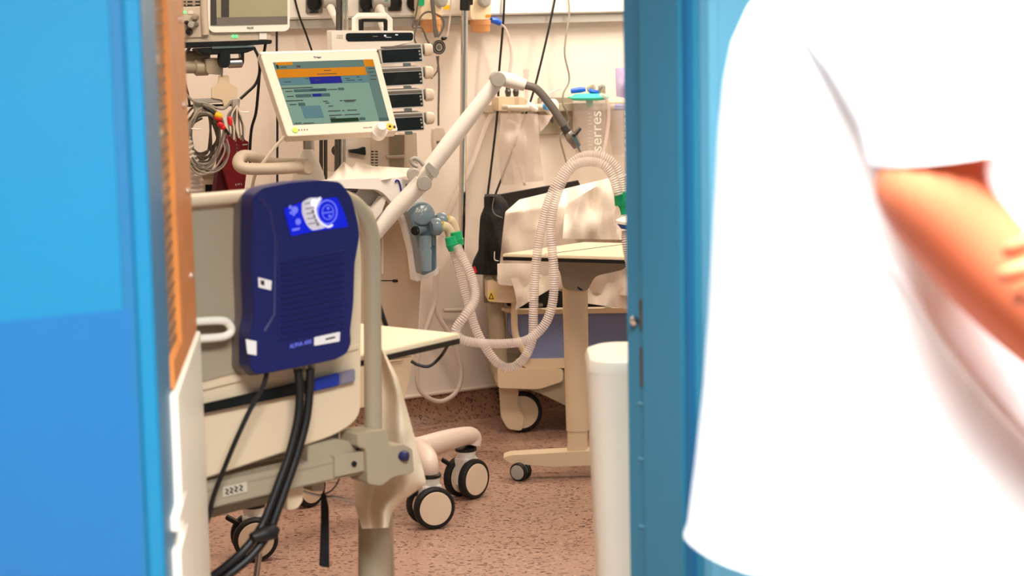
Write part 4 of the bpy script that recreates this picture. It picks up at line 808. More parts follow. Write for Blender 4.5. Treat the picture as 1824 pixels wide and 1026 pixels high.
# mattress and frame running back from the footboard, away from the door
fe = on(BPn, 600, 560, -.04); fe = V((fe.x, fe.y, 0))
def bedbox(w0, w1, d0, d1_, z0, z1, bev): return box(B(), fe - bu * (w0 + w1) / 2 - bn * (d0 + d1_) / 2 + Z * (z0 + z1) / 2, bu * (w1 - w0) / 2, -bn * (d1_ - d0) / 2, Z * (z1 - z0) / 2, bev)
obj('mattress', bedbox(.02, .82, .03, 1.9, .62, .76, .04), 'sheet', nb)
obj('bed_frame', bedbox(.03, .82, .02, 1.9, .50, .57, .01), 'greige', nb)
# tubular end post
pp = [(560, 352, .0), (610, 354, .0), (638, 372, .0), (656, 402, .0), (662, 440, .0), (663, 520, .0), (664, 640, .0), (665, 772, .0)]
obj('end_post', tube([on(BPn, x, y, -.02) for x, y, o in pp], .0195, 16), 'greige', nb)
obj('post_clamp', plate(rounded([(637, 772), (690, 766), (694, 795), (720, 792), (735, 800), (738, 842), (700, 850), (680, 866), (655, 862), (652, 800), (637, 796)], 5), BPn, .07, .03, .006), 'greige', nb)
bm = B(); lathe(bm, on(BPn, 717, 812, .03), bn + bu * .5, [(-.01, .010), (.006, .012), (.012, .010), (.014, .001)], 16); obj('blue_release_button', bm, mat('dark_blue_button', (28, 28, 80), .4), nb)
obj('lower_beam', plate([(280, 885), (356, 866), (540, 826), (656, 800), (656, 842), (540, 868), (356, 912), (280, 930)], BPn, .05, .012, .004), 'greige', nb)
obj('beam_groove', plate([(280, 895), (356, 874), (540, 834), (620, 816), (620, 818), (540, 837), (356, 878), (280, 899)], BPn, .002, .0135), 'beiged', nb, smooth=False)
obj('upper_bracket', plate(rounded([(548, 795), (600, 782), (632, 788), (636, 806), (600, 812), (548, 824)], 4), BPn, .05, .0, .004), 'greige', nb)
obj('bracket_gap', plate([(578, 770), (604, 762), (604, 790), (578, 794)], BPn, .01, -.03), 'dgrey', nb, smooth=False)
obj('beam_end_cap', plate(rounded([(596, 812), (652, 803), (652, 838), (596, 850)], 2), BPn, .02, .018, .003), 'greige', nb)
obj('slotted_pin', lathe(B(), on(BPn, 630, 826, .019), bn, [(0, .006), (.004, .006), (.005, .001)], 12), 'black', nb)
stk = obj('warning_sticker', plate([(397, 868), (440, 858), (440, 876), (397, 886)], BPn, .001, .0145), 'beige', nb, smooth=False)
for k, (x, y) in enumerate(((402, 874), (410, 872), (418, 869.5), (427, 867.5))):
    bm = B(); sweep(bm, [on(BPn, x, y - 3, .0155), on(BPn, x + 5, y - 1, .0155), on(BPn, x, y + 5, .0155), on(BPn, x + 5, y + 6, .0155)], .0016, 6); obj('pictogram', bm, 'ink', stk)
obj('frame_under_beam', plate([(280, 935), (420, 892), (540, 870), (540, 882), (420, 912), (280, 950)], BPn, .2, -.08, .004), 'beiged', nb)
obj('frame_foot', plate(rounded([(512, 868), (540, 862), (540, 892), (530, 906), (512, 910)], 5), BPn, .05, -.03, .006), 'cream', nb)
obj('cross_bracket', plate(rounded([(556, 858), (578, 856), (578, 874), (556, 876)], 2), BPn, .04, -.05, .003), 'beiged', nb)
obj('leg_column', sweep(B(), [on(BPn, 667, 860, -.30), on(BPn, 667, 1080, -.30)], .0385, 20), 'greige', nb)
lc = on(BPn, 667, 1000, -.30)
obj('leg_column_foot', cyl(B(), V((lc.x, lc.y, 0.02)), V((lc.x, lc.y, .2)), .036), 'greige', nb)
obj('hanging_strap', plate([(572, 880), (580, 878), (586, 905), (587, 1012), (569, 1008), (572, 930)], pl(P(577, 930, 4.45), 20), .004, 0, .001), 'blackfab', nb)
obj('strap_cord', tube([P(606, 848, 4.45), P(600, 862, 4.45), P(590, 874, 4.45), P(578, 880, 4.45)], .002, 6), 'black', nb)
obj('strap_cord', tube([P(574, 850, 4.45), P(576, 866, 4.45), P(577, 882, 4.45)], .002, 6), 'black', nb)
obj('metal_loop', tube([P(540, 874, 4.5), P(548, 878, 4.5), P(574, 884, 4.5), P(600, 886, 4.5), P(632, 895, 4.5)], .003, 6), 'steel', nb)
obj('lamp_stem', cyl(B(), P(452, 1060, 4.7), P(462, 985, 4.7), .0075), 'steel', nb)
# drape over the bed corner
obj('plastic_drape', sheetg([(672, 622), (670, 700), (655, 780), (630, 850), (632, 900), (645, 942)], [(682, 622), (708, 672), (728, 740), (744, 800), (760, 862), (716, 893), (698, 912), (692, 940)], lambda u, v: 4.42 + .03 * math.sin(u * 6) + .03 * v, 26, 44, .035, 14, .004), 'film', None, 'cloudy cream plastic sheet draped over the near bed corner and leg', 'plastic sheet')

# mattress pump hung on the footboard
PBn = (BPn[0] - BPn[1] * .032, BPn[1])
pt = thing('mattress_pump', on(PBn, 540, 660, .08), 'navy blue mattress pump with lit control panel hanging on the bed footboard', 'pump')
out = [(450, 350), (468, 335), (520, 325), (570, 321), (606, 324), (626, 350), (638, 395), (641, 420), (632, 470), (630, 540), (624, 590), (626, 610), (618, 630), (596, 641), (480, 664), (455, 667), (446, 655), (446, 590), (452, 565), (448, 470)]
obj('back_shell', plate(rounded([(x - 13, y + 3) for x, y in out], 8), PBn, .045, .082, .008), mat('warm_grey_shell', (120, 108, 104), .45), pt)
obj('housing', plate(rounded(out, 8), PBn, .045, .125, .014), 'navy', pt)
bm = B(); sweep(bm, [on(PBn, x, y, .121) for x, y in ((460, 350), (480, 375), (490, 430), (488, 560), (470, 590))], .006, 8); obj('left_contour_ridge', bm, 'navy', pt)
for k in range(14):
    y = 450 + k * 10.5
    obj('cooling_rib', sweep(B(), [on(PBn, 502, y + 20 - k * .2, .1265), on(PBn, 560, y + 7, .1265), on(PBn, 614, y - 4, .1265)], .0022, 6), 'navy', pt)
pan = obj('control_panel', plate(rounded([(506, 372), (540, 359), (600, 351), (612, 375), (621, 404), (560, 412), (519, 421)], 4), PBn, .002, .127), 'panelblue', pt)
obj('display_field', plate(rounded([(538, 360), (552, 352), (575, 352), (562, 375), (568, 395), (580, 406), (556, 411), (546, 400), (538, 380)], 5), PBn, .0008, .1278), 'lcd', pan)
for k in range(5): obj('display_line', plate([(543 + k * 1.5, 362 + 9 * k), (562 + k * 2, 359 + 9 * k), (562 + k * 2, 360.5 + 9 * k), (543 + k * 1.5, 364 + 9 * k)], PBn, .0004, .1283), 'inkg', pan, smooth=False)
for k in range(4): bm = B(); lathe(bm, on(PBn, 557 + 3 * k, 376 + 8 * k, .1283), bn, [(0, .003), (.001, .003)], 10); obj('indicator', bm, 'inkg', pan)
arc = [on(PBn, x, y, .129) for x, y in ((571, 352), (564, 362), (562, 376), (566, 390), (574, 399), (584, 404), (592, 401))]
obj('white_arc', sweep(B(), catmull(arc, 6), .0025, 8), 'lcdw', pan)
ring = [on(PBn, 583 + 17 * math.cos(k / 28 * 6.2832), 378 + 21 * math.sin(k / 28 * 6.2832), .1285) for k in range(28)]
obj('dial_ring', sweep(B(), ring, .0016, 6, closed=True), 'paleblue', pan)
ring = [on(PBn, 584 + 10 * math.cos(k / 24 * 6.2832), 378 + 13 * math.sin(k / 24 * 6.2832), .1285) for k in range(24)]
obj('inner_dial_ring', sweep(B(), ring, .0010, 6, closed=True), 'paleblue', pan)
for (x, y) in ((584, 371), (587, 385)): bm = B(); lathe(bm, on(PBn, x, y, .128), bn, [(0, .003), (.001, .003)], 10); obj('key_symbol', bm, 'paleblue', pan)
obj('dial_divider', plate([(574, 379), (594, 376), (594, 378), (574, 381)], PBn, .0005, .1283), 'paleblue', pan, smooth=False)
bm = B(); lathe(bm, on(PBn, 559, 361, .128), bn, [(0, .005), (.002, .005), (.003, .001)], 14); obj('indicator_light', bm, 'led', pan)
for (x, y, r_) in ((525, 374, .0075), (517, 369, .004), (518, 379, .003), (531, 395, .0065), (523, 382, .003)): bm = B(); lathe(bm, on(PBn, x, y, .128), bn, [(0, r_), (.0008, r_)], 16); obj('panel_key', bm, 'paleblue', pan)
obj('panel_caption', plate([(520, 408), (534, 405), (534, 409), (521, 412)], PBn, .0005, .128), 'paleblue', pan, smooth=False)
obj('label_plate', plate(rounded([(560, 601), (606, 591), (605, 608), (560, 616)], 2), PBn, .0015, .1268), 'paper', pt)
obj('label_print', plate([(580, 603), (597, 599), (597, 602), (580, 606)], PBn, .0004, .1273), 'ink', pt, smooth=False)
text('name_lettering', 'ALPHA ARE', on(PBn, 516, 621, .1265), on(PBn, 556, 611, .1265) - on(PBn, 516, 621, .1265), Z, .0085, 'paleblue', pt, fit=(on(PBn, 555, 611, .1265) - on(PBn, 516, 621, .1265)).length)
obj('side_label', plate([(460, 494), (484, 500), (483, 517), (461, 512)], PBn, .0015, .1268), 'paper', pt, smooth=False)
obj('label_mark', plate([(464, 499), (471, 500), (471, 509), (465, 507)], PBn, .0005, .1275), 'ink', pt, smooth=False)
obj('side_label', plate([(438, 604), (457, 608), (457, 633), (441, 630)], PBn, .0015, .1268), 'paper', pt, smooth=False)
for px in (528, 541, 554): obj('hose_port', cyl(B(), on(PBn, px, 640, .085), on(PBn, px + 1, 662, .085), .008 if px != 541 else .004), 'beiged', pt)
def bcab(name, pts, r, label, cat='hose', grp=None, seg=10): return obj(name, tube([P(*p) for p in pts], r, seg), 'rubber', None, label, cat, grp)
by = on(BPn, 540, 660, .085).y
def bh(pts, off=.06): return [(x, y, on(BPn, max(x, 420), y, off).y) for x, y in pts]
bcab('air_hose', bh([(531, 658), (534, 700), (530, 750), (515, 810), (497, 860), (480, 905), (462, 945), (430, 985), (380, 1026), (340, 1050)]), .0092, 'black air hose leading from the navy pump, left of the pair', grp='black air hoses of the pump')
bcab('air_hose', bh([(553, 658), (551, 700), (545, 750), (529, 810), (512, 860), (494, 910), (478, 950), (446, 992), (400, 1030), (370, 1060)], .063), .0092, 'black air hose leading from the navy pump, right of the pair', grp='black air hoses of the pump')
obj('hose_tie', sweep(B(), [P(*p) for p in bh([(448, 958), (466, 953), (486, 946), (492, 938)], .07)], [.010, .016, .018, .010], 10), 'rubber', None, 'black tie gathering the two air hoses over the caster', 'cable tie')
bcab('mains_cable', bh([(476, 662), (468, 690), (448, 725), (422, 780), (397, 840), (380, 885), (373, 915), (364, 945)], .07), .0050, 'thin black mains cable hanging left of the air hoses', 'cable', seg=8)

# ================================================================== FAR BED (right)
RB = pl(P(1000, 600, 7.05), 6)
q = F(928, 771); rb = thing('hospital_bed', V((q.x + .3, q.y, 0)), 'far hospital bed with white blanket and blue grey lower panel behind the table', 'bed')
obj('blue_panel', plate(rounded([(905, 556), (1560, 548), (1560, 632), (1060, 640), (935, 640), (918, 610), (905, 590)], 6), RB, .02, 0, .004), 'vinyl', rb)
obj('upper_rail', plate(rounded([(893, 548), (930, 552), (1560, 540), (1560, 553), (915, 560), (893, 553)], 2), RB, .04, .01, .003), 'cream', rb)
obj('lower_rail', plate(rounded([(935, 640), (1560, 630), (1560, 645), (1060, 655), (940, 657), (920, 645)], 3), RB, .06, .015, .004), 'cream', rb)
obj('base_cover', plate(rounded([(887, 655), (940, 658), (1560, 650), (1560, 740), (1040, 740), (1005, 722), (960, 700), (930, 691), (887, 692)], 6), RB, .35, .0, .008), 'beiged', rb)
obj('base_skirt', plate(rounded([(886, 655), (1003, 657), (1003, 680), (960, 694), (887, 692)], 6), RB, .12, .02, .006), 'cream', rb)
obj('corner_bumper', plate(rounded([(868, 502), (880, 500), (884, 505), (945, 502), (938, 514), (925, 535), (912, 540), (870, 538)], 5), RB, .12, .06, .008), 'cream', rb)
st = obj('warning_sticker', plate(rounded([(868, 518), (882, 516), (884, 537), (869, 536)], 2), RB, .001, .062), mat('pale_yellow_label', (232, 205, 120), .5), rb, smooth=False)
obj('warning_triangle', plate([(875, 521), (880, 533), (870, 533)], RB, .0006, .063), 'ink', st, smooth=False); obj('triangle_field', plate([(875, 524.5), (878, 531.5), (872.3, 531.5)], RB, .0004, .0636), 'yel', st, smooth=False)
obj('rear_post', cyl(B(), on(RB, 883, 538, -.02), on(RB, 890, 660, -.02), .030), 'beiged', rb)
obj('curved_side_tube', tube([on(RB, 918, 500, .03), on(RB, 916, 560, .03), on(RB, 918, 595, .03), on(RB, 927, 615, .03), on(RB, 940, 635, .03)], .012, 12), 'cream', rb)
obj('mechanism', plate([(905, 525), (935, 512), (1560, 505), (1560, 545), (930, 550), (903, 545)], RB, .15, -.06, .003), 'black', rb)
for x in (955, 1078, 1105): obj('metal_clip', plate(rounded(rect(x, 541, x + 12, 546), 1), RB, .02, .005), 'steel', rb)
wc = V((F(928, 771).x, F(928, 771).y + .04, 0))
caster(rb, wc, .075, (.12, -1, 0), .05, .03, wheels=(1,), fork='cream', hubm='cream')
obj('caster_cover', plate(rounded([(890, 690), (925, 692), (922, 718), (934, 745), (930, 768), (905, 765), (893, 745)], 6), pl(P(910, 730, 7.1), 6), .03, .0, .006), 'cream', rb)
bm = B(); box(bm, P(1230, 480, 7.45), V((.72, .05, 0)), V((0, .3, 0)), Z * .07, .03); obj('mattress', bm, 'sheet', rb)
# grey headboard edge behind the bag
obj('rear_board', plate(rounded([(862, 486), (890, 484), (892, 540), (862, 540)], 3), pl(P(870, 500, 7.2), 10), .03, 0, .004), 'beiged', rb)
# black bag and dark padding at the bed corner
obj('dark_back_pad', sheetg([(862, 352), (862, 372), (880, 420)], [(1030, 322), (1035, 332), (1030, 380)], lambda u, v: 7.32 + .05 * u, 20, 10, .02, 8, .03), mat('charcoal_pad', (36, 32, 32), .7), None, 'charcoal sloping pad edge along the top of the far bed', 'pad')
t = obj('black_bag', sheetg([(863, 350), (862, 372), (855, 390), (853, 420), (852, 450), (842, 470), (838, 488)], [(890, 350), (902, 362), (910, 385), (906, 420), (902, 450), (900, 475), (899, 492)], lambda u, v: 7.06 - .07 * math.sin(u * 3.1), 16, 30, .05, 14, .10, 4), 'blackfab', None, 'black fabric bag slumped beside the white blanket', 'bag')
obj('white_piping', tube([P(881, 448, 6.93), P(881, 462, 6.93), P(888, 465, 6.93)], .002, 6), 'paper', t)
obj('red_label', plate([(839, 478), (846, 474), (850, 485), (842, 488)], pl(P(845, 480, 6.95), 5), .004, .03), 'redp', t)
obj('cord_trim', tube([P(880, 352, 6.95), P(877, 370, 6.94), P(882, 382, 6.93), P(895, 388, 6.93)], .0018, 6), 'dgrey', t)
# blanket: mound over the far bed
def by2(u, v): return 6.98 - .10 * math.sin(u * 2.6 + .2) - .05 * math.sin(v * 3.1) + .28 * max(0, .22 - v)
obj('white_blanket', sheetg([(925, 356), (900, 378), (895, 420), (890, 470), (887, 502), (893, 506)], [(1260, 276), (1260, 330), (1260, 420), (1260, 480), (1260, 520), (1260, 540)], by2, 80, 56, .13, 8, .012, 2), 'sheet', None, 'white cotton blanket draped high over the far bed', 'blanket')
fold = [(1140, 300), (1085, 322), (1050, 345), (1018, 358), (1008, 375), (1004, 400)]
obj('blanket_fold', sheetg([(1082, 320), (1040, 345), (1012, 362), (1005, 385), (1002, 425)], [(1260, 280), (1260, 320), (1260, 360), (1260, 395), (1260, 430)], lambda u, v: 6.80 - .05 * math.sin(u * 3) , 46, 34, .11, 11, .012, 8), 'sheet', None, 'upper folded layer of white sheet lying over the blanket behind the filter', 'sheet')
obj('hanging_sheet', sheetg([(886, 470), (886, 500), (888, 508), (918, 500)], [(965, 470), (967, 495), (978, 515), (1010, 520)], lambda u, v: 6.9, 20, 12, .03, 14, .008, 5), 'sheet', None, 'corner of white sheet hanging down at the left of the far bed', 'sheet')
obj('hanging_sheet', sheetg([(910, 496), (916, 515), (920, 538), (918, 552)], [(1000, 490), (985, 512), (955, 530), (930, 545)], lambda u, v: 6.88, 18, 14, .03, 18, .006, 9), 'sheet', None, 'pointed end of white sheet hanging below the table tip', 'sheet')
obj('hanging_sheet', sheetg([(1062, 470), (1045, 490), (1040, 520), (1042, 540)], [(1180, 470), (1185, 500), (1185, 530), (1185, 560)], lambda u, v: 6.86, 30, 18, .08, 10, .008, 11), 'sheet', None, 'white sheet hanging under the table right of its column', 'sheet')

# far overbed table
zt2 = .750; c1, c2, c3, c4 = F(895, 452, zt2), F(1150, 459, zt2), F(1175, 430, zt2), F(1040, 431, zt2)
c3 = c2 + c4 - c1; fb = F(1030, 822); t = thing('overbed_table', V((fb.x, fb.y, 0)), 'cream overbed table on a thick column in front of the far bed', 'table')
obj('tabletop', prism(B(), [c1, c2, c3, c4], V((0, 0, -.010)), .002), 'tabletop', t)
cc = (c1 + c2 + c3 + c4) / 4
obj('edge_band', prism(B(), [cc + (c - cc) * .996 - Z * .0105 for c in (c1, c2, c3, c4)], V((0, 0, -.010))), 'black', t, smooth=False)
obj('inlay_line', sweep(B(), [F(970, 453, zt2 + .0005), F(1120, 434, zt2 + .0005)], .0012, 6), 'dgrey', t)
CY = pl(P(1025, 600, 6.4), 0)
obj('underside_housing', plate(rounded([(985, 463), (1118, 468), (1112, 480), (1060, 492), (1045, 520), (1003, 515), (998, 485)], 8), CY, .10, .05, .006), 'greige', t)
bm = B(); a, b = on(CY, 1024, 500), on(CY, 1029, 766)
sweep(bm, [a, b], [.041, .037], 24, flat=.8); obj('outer_column', bm, 'cream', t)
bm = B(); sweep(bm, [on(CY, 1029, 760), on(CY, 1028, 815)], .033, 24, flat=.8); obj('inner_column', bm, 'cream', t)
obj('base_foot', plate(rounded([(895, 816), (910, 811), (1000, 806), (1060, 803), (1120, 806), (1120, 826), (1060, 829), (980, 832), (950, 829), (910, 826)], 4), CY, .07, .035, .006), 'cream', t)
obj('release_lever', tube([on(CY, 1026, 508, .045), on(CY, 1033, 515, .05), on(CY, 1040, 517, .045)], .003, 8), 'black', t)
obj('white_clip', plate(rounded(rect(990, 502, 995, 510), 1), CY, .01, .05), 'white', t)
q = F(928, 858); caster(t, V((q.x, q.y + .02, 0)), .030, (-.6, -1, 0), .026, .018, fork='grey', hubm='grey', small=True)
q = F(1105, 858); caster(t, V((q.x, q.y + .02, 0)), .030, (-.6, -1, 0), .026, .018, fork='grey', hubm='grey', small=True)

# cream bin by the jamb
q = P(1128, 660, 3.95); bt = thing('waste_bin', V((q.x, q.y, 0)), 'tall cream waste bin with rounded top just inside the door jamb', 'bin')
zz = P(1090, 640, 3.95).z; bx = P(1130, 800, 3.95).x
def binring(bm, hw, hd, z, r=.05, n=6):
    out = []
    for (sx, sy, a0) in ((1, 1, 0), (-1, 1, 90), (-1, -1, 180), (1, -1, 270)):
        for k in range(n): a = math.radians(a0 + 90 * k / (n - 1)); out.append(bm.verts.new(V((bx, q.y + .12, z)) + V((sx * (hw - r) + r * math.cos(a), sy * (hd - r) + r * math.sin(a), 0))))
    return out
bm = B(); rs_ = [binring(bm, .064 + .024 * k / 8, .12, .01 + (zz - .03) * k / 8) for k in range(9)]
for a, b in zip(rs_, rs_[1:]):
    for k in range(len(a)): bm.faces.new((a[k], a[(k + 1) % len(a)], b[(k + 1) % len(a)], b[k]))
bm.faces.new(rs_[0]); bm.faces.new(rs_[-1]); obj('bin_body', bm, 'creamdoor', bt)
bm = B(); rs_ = [binring(bm, w_, d_, zz - .03 + h_) for w_, d_, h_ in ((.0885, .1205, -.002), (.0885, .1205, .010), (.084, .116, .022), (.07, .10, .029))]
for a, b in zip(rs_, rs_[1:]):
    for k in range(len(a)): bm.faces.new((a[k], a[(k + 1) % len(a)], b[(k + 1) % len(a)], b[k]))
bm.faces.new(rs_[0]); bm.faces.new(rs_[-1]); obj('bin_lid', bm, 'creamdoor', bt)

# ================================================================== PERSON
def skinmesh(verts, edges, radii, sub=2):
    me = bpy.data.meshes.new('s'); me.from_pydata([tuple(v) for v in verts], edges, []); ob = bpy.data.objects.new('s', me); COL.objects.link(ob)
    md = ob.modifiers.new('k', 'SKIN'); s_ = ob.modifiers.new('u', 'SUBSURF'); s_.levels = sub
    for i, r_ in enumerate(radii):
        me.skin_vertices[0].data[i].radius = (r_, r_) if not isinstance(r_, tuple) else r_; me.skin_vertices[0].data[i].use_root = (i == 0)
    dg = bpy.context.evaluated_depsgraph_get(); e = bpy.data.meshes.new_from_object(ob.evaluated_get(dg)); bpy.data.objects.remove(ob)
    bm = B(); bm.from_mesh(e); bpy.data.meshes.remove(e); return bm
def ell(bm_pts, bm, seg=28, rot=0):
    rings = []
    for (c, rx, ry) in bm_pts: rings.append([bm.verts.new(V(c) + V((rx * math.cos(6.28318 * k / seg + 0), ry * math.sin(6.28318 * k / seg), 0))) for k in range(seg)])
    for a, b in zip(rings, rings[1:]):
        for k in range(seg): bm.faces.new((a[k], a[(k + 1) % seg], b[(k + 1) % seg], b[k]))
    bm.faces.new(rings[0]); bm.faces.new(rings[-1][::-1]); return bm
YP = 2.28
def px2(px, py, Y=YP): return P(px, py, Y)
pb = V((px2(1560, 500).x, YP, 0))
pt = thing('person', pb, 'person in a white short sleeved uniform with folded arms, standing right of the doorway', 'person')
# body: continuous figure from feet to head, facing right of the picture (+x)
cx = pb.x
HT = 1.80
bv = [(cx, YP, .98), (cx + .01, YP, 1.15), (cx + .01, YP, 1.32), (cx, YP, 1.46), (cx + .01, YP, 1.55), (cx + .05, YP, 1.63), (cx + .06, YP, 1.72), (cx + .05, YP, 1.78),
      (cx, YP - .10, .93), (cx + .01, YP - .11, .50), (cx - .01, YP - .11, .10), (cx + .05, YP - .11, .05), (cx + .17, YP - .12, .035),
      (cx, YP + .10, .93), (cx + .01, YP + .11, .50), (cx - .01, YP + .11, .10), (cx + .05, YP + .11, .05), (cx + .17, YP + .12, .035)]
be = [(0, 1), (1, 2), (2, 3), (3, 4), (4, 5), (5, 6), (6, 7), (0, 8), (8, 9), (9, 10), (10, 11), (11, 12), (0, 13), (13, 14), (14, 15), (15, 16), (16, 17)]
br = [.125, .115, .13, .11, .06, .065, .09, .075, .085, .06, .042, .042, .03, .085, .06, .042, .042, .03]
EL = px2(1632, 326, 2.0); SH = px2(1560, 40, 2.10); WR = px2(1960, 700, 2.05); FM = px2(1800, 520, 2.02)
EL2 = px2(1980, 420, 2.40); SH2 = V((cx, YP + .19, 1.47)); W2 = px2(1990, 510, 2.0)
body = obj('body', skinmesh([V(v) for v in bv], be, br), 'skin', pt)
# near arm
arm = skinmesh([SH, SH.lerp(EL, .5), px2(1690, 240, 2.03), EL, FM, FM.lerp(WR, .5), WR, px2(2010, 740, 2.06)], [(0, 1), (1, 2), (2, 3), (3, 4), (4, 5), (5, 6), (6, 7)], [.055, .052, .058, .062, .053, .042, .030, .03], 2)
obj('near_arm', arm, 'skin', pt)
nh = skinmesh([WR, px2(2010, 745, 2.07), px2(2055, 785, 2.09)], [(0, 1), (1, 2)], [(.026, .03), (.034, .018), (.034, .015)], 2)
for k in range(4):
    a = px2(2050 + 9 * k, 800 - 16 * k, 2.08); f_ = skinmesh([a, a + V((.028, .012, -.018)), a + V((.046, .03, -.034)), a + V((.05, .045, -.05))], [(0, 1), (1, 2), (2, 3)], [.0095, .009, .0085, .007], 2)
    me = bpy.data.meshes.new('f'); f_.to_mesh(me); f_.free(); nh.from_mesh(me); bpy.data.meshes.remove(me)
a = px2(2025, 735, 2.08); f_ = skinmesh([a, a + V((.03, -.012, .02)), a + V((.055, -.008, .022))], [(0, 1), (1, 2)], [.011, .010, .008], 2)
me = bpy.data.meshes.new('f'); f_.to_mesh(me); f_.free(); nh.from_mesh(me); bpy.data.meshes.remove(me)
obj('hand', nh, 'skin', pt)
arm = skinmesh([SH2, SH2.lerp(EL2, .5), EL2, EL2.lerp(W2, .5), W2], [(0, 1), (1, 2), (2, 3), (3, 4)], [.05, .045, .042, .036, .028], 2)
obj('far_arm', arm, 'skin', pt)
# hand of the far arm resting over the near forearm: palm and five fingers
hv = [px2(1990, 510, 2.0), px2(1940, 500, 1.95), px2(1900, 490, 1.92)]
hand = skinmesh(hv, [(0, 1), (1, 2)], [(.026, .03), (.034, .022), (.034, .016)], 2)
for (tip, mid, root, r_) in (((1792, 447), (1838, 425), (1895, 450), .0088), ((1783, 491), (1835, 475), (1892, 476), .0092), ((1812, 534), (1852, 515), (1892, 503), .0085), ((1835, 572), (1862, 550), (1892, 528), .0075), ((1850, 400), (1890, 400), (1935, 450), .010)):
    f_ = skinmesh([px2(*root, 1.90), px2(*mid, 1.865), px2(tip[0] + 14, tip[1] - 3, 1.875), px2(*tip, 1.905)], [(0, 1), (1, 2), (2, 3)], [r_ * 1.15, r_ * 1.1, r_, r_ * .85], 2)
    me = bpy.data.meshes.new('f'); f_.to_mesh(me); f_.free(); hand.from_mesh(me); bpy.data.meshes.remove(me)
obj('hand', hand, 'skin', pt)
# tunic
def T(pxl, pxr, py, dy):
    a, b = px2(pxl, py), px2(pxr, py); return ((a + b) / 2, (b - a).length / 2, dy)
rings = [T(1222, 2010, 985, .20), T(1228, 1990, 930, .20), T(1240, 1965, 820, .195), T(1253, 1945, 690, .185), T(1262, 1930, 560, .18), T(1268, 1925, 440, .182), T(1274, 1922, 330, .19), T(1280, 1920, 230, .20), T(1290, 1910, 140, .205), T(1305, 1895, 70, .20), T(1336, 1870, 5, .19), T(1390, 1800, -55, .15), T(1470, 1740, -100, .09), T(1510, 1700, -125, .065)]
bm = B(); seg = 56; RR = []
for j, (c, rx, ry) in enumerate(rings):
    c = V(c); rg = []
    for k in range(seg):
        a = 6.28318 * k / seg; wv = 1 + .010 * math.sin(a * 7 + j * .35) * (1 - j / 14)
        rg.append(bm.verts.new(V((c.x + rx * math.cos(a) * wv, YP + ry * math.sin(a) * wv, c.z - (.022 * math.cos(a) if j == 0 else 0)))))
    RR.append(rg)
for a, b in zip(RR, RR[1:]):
    for k in range(seg): bm.faces.new((a[k], a[(k + 1) % seg], b[(k + 1) % seg], b[k]))
bm.faces.new(RR[-1]); 
obj('tunic', bm, 'uniform', pt, ang=80)
# sleeve over the near upper arm
def ringat(bm, c, ax, rx, ry, seg=30, wob=.0):
    ax = ax.normalized(); x = V((1, 0, 0)); x = (x - ax * x.dot(ax)).normalized(); y = ax.cross(x)
    return [bm.verts.new(c + x * rx * math.cos(6.28318 * k / seg) * (1 + wob * math.sin(k * 1.3)) + y * ry * math.sin(6.28318 * k / seg)) for k in range(seg)]
bm = B(); sl_ = [(1600, -40, 2.20, .105, .08), (1612, 20, 2.12, .112, .085), (1640, 110, 2.07, .095, .08), (1672, 200, 2.045, .082, .078), (1686, 258, 2.02, .080, .078), (1688, 276, 2.02, .078, .076), (1690, 262, 2.03, .066, .068), (1672, 200, 2.045, .07, .066)]
rr = [ringat(bm, px2(a, b, y), V((.12, 0, -1)), r1, r2, wob=.012) for a, b, y, r1, r2 in sl_]
for a, b in zip(rr, rr[1:]):
    for k in range(30): bm.faces.new((a[k], a[(k + 1) % 30], b[(k + 1) % 30], b[k]))
obj('sleeve', bm, 'uniform', pt, ang=80)
bm = B(); fs = [(1675, 620), (1640, 520), (1610, 430)]
for s_, (x0, x1) in enumerate(((1560, 1740), (1600, 1800), (1660, 1850))):
    sweep(bm, catmull([px2(x0, 440 + 70 * s_, 2.098), px2((x0 + x1) / 2, 560 + 70 * s_, 2.095), px2(x1, 720 + 40 * s_, 2.10)], 8), [.001 + .006 * math.sin(math.pi * i / 16) for i in range(17)], 10)
obj('tunic_fold', bm, 'uniform', pt, ang=80)
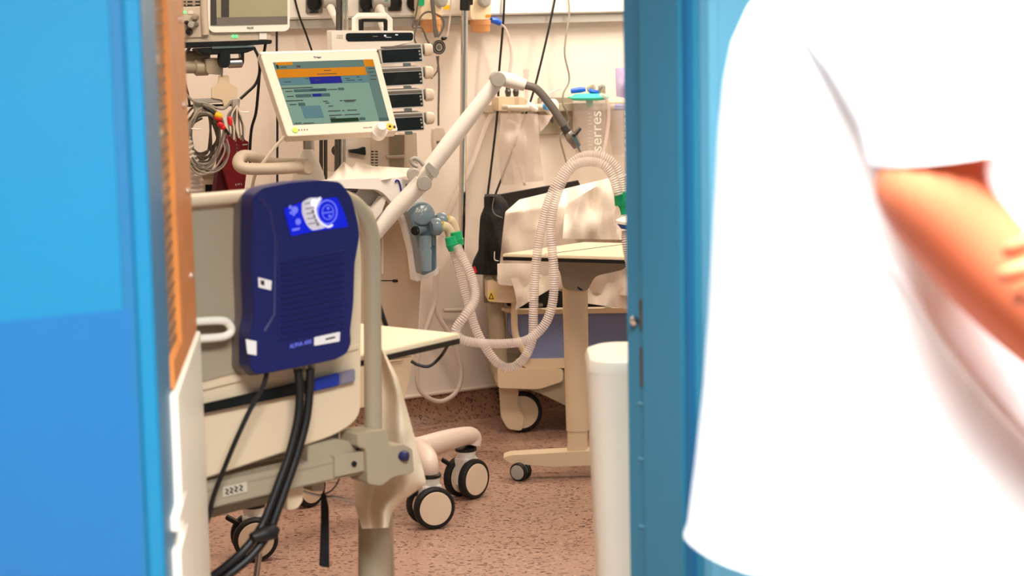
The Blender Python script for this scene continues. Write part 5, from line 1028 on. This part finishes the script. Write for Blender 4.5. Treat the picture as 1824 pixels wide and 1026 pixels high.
# trousers
for s_ in (-1, 1):
    yy = YP + .10 * s_; bm = B(); ell([((cx, yy, .06), .075, .07), ((cx, yy, .3), .08, .075), ((cx + .01, yy, .55), .09, .085), ((cx, yy, .8), .11, .10), ((cx, yy, .98), .13, .10)], bm); obj('trouser_leg', bm, 'uniform', pt)
    bm = B(); ell([((cx + .06, yy, .0), .13, .048), ((cx + .06, yy, .03), .135, .052), ((cx + .04, yy, .06), .10, .048), ((cx - .0, yy, .10), .055, .045)], bm); obj('shoe', bm, 'shoe', pt)
# head (above the frame)
hc = V((cx + .07, YP, 1.70))
bm = B(); bmesh.ops.create_icosphere(bm, subdivisions=4, radius=1)
for v in bm.verts:
    x, y, z = v.co; v.co = hc + V((x * .098, y * (.076 - .012 * max(0, -z)), z * .118)) + V((.012 * max(0, x) * max(0, -z), 0, 0))
    if x > .8 and abs(y) < .22 and -.25 < z < .15: v.co.x += .022 * (1 - abs(y) / .22) * (1 - abs(z + .05) / .3)
obj('head', bm, 'skin', pt)
bm = B(); bmesh.ops.create_icosphere(bm, subdivisions=4, radius=1)
for v in bm.verts:
    x, y, z = v.co; v.co = hc + V((x * .106 - .006, y * .083, z * .126 + .004))
bmesh.ops.delete(bm, geom=[v for v in bm.verts if (v.co.x - hc.x) > .035 and (v.co.z - hc.z) < .075 or (v.co.z - hc.z) < -.07], context='VERTS'); obj('hair', bm, 'hair', pt)
for s_ in (-1, 1):
    bm = B(); bmesh.ops.create_icosphere(bm, subdivisions=2, radius=.012, matrix=Matrix.Translation(hc + V((.082, .03 * s_, .01)))); obj('eye', bm, 'eye', pt)
    bm = B(); bmesh.ops.create_icosphere(bm, subdivisions=2, radius=.0055, matrix=Matrix.Translation(hc + V((.0915, .03 * s_, .01)))); obj('iris', bm, 'iris', pt)
    obj('ear', sweep(B(), catmull([hc + V((-.005, .073 * s_, .02)), hc + V((-.02, .083 * s_, .012)), hc + V((-.016, .082 * s_, -.015)), hc + V((0, .073 * s_, -.028))], 5), .007, 8), 'skin', pt)
obj('mouth', sweep(B(), catmull([hc + V((.078, -.02, -.056)), hc + V((.088, 0, -.055)), hc + V((.078, .02, -.056))], 5), .005, 8), 'lip', pt)
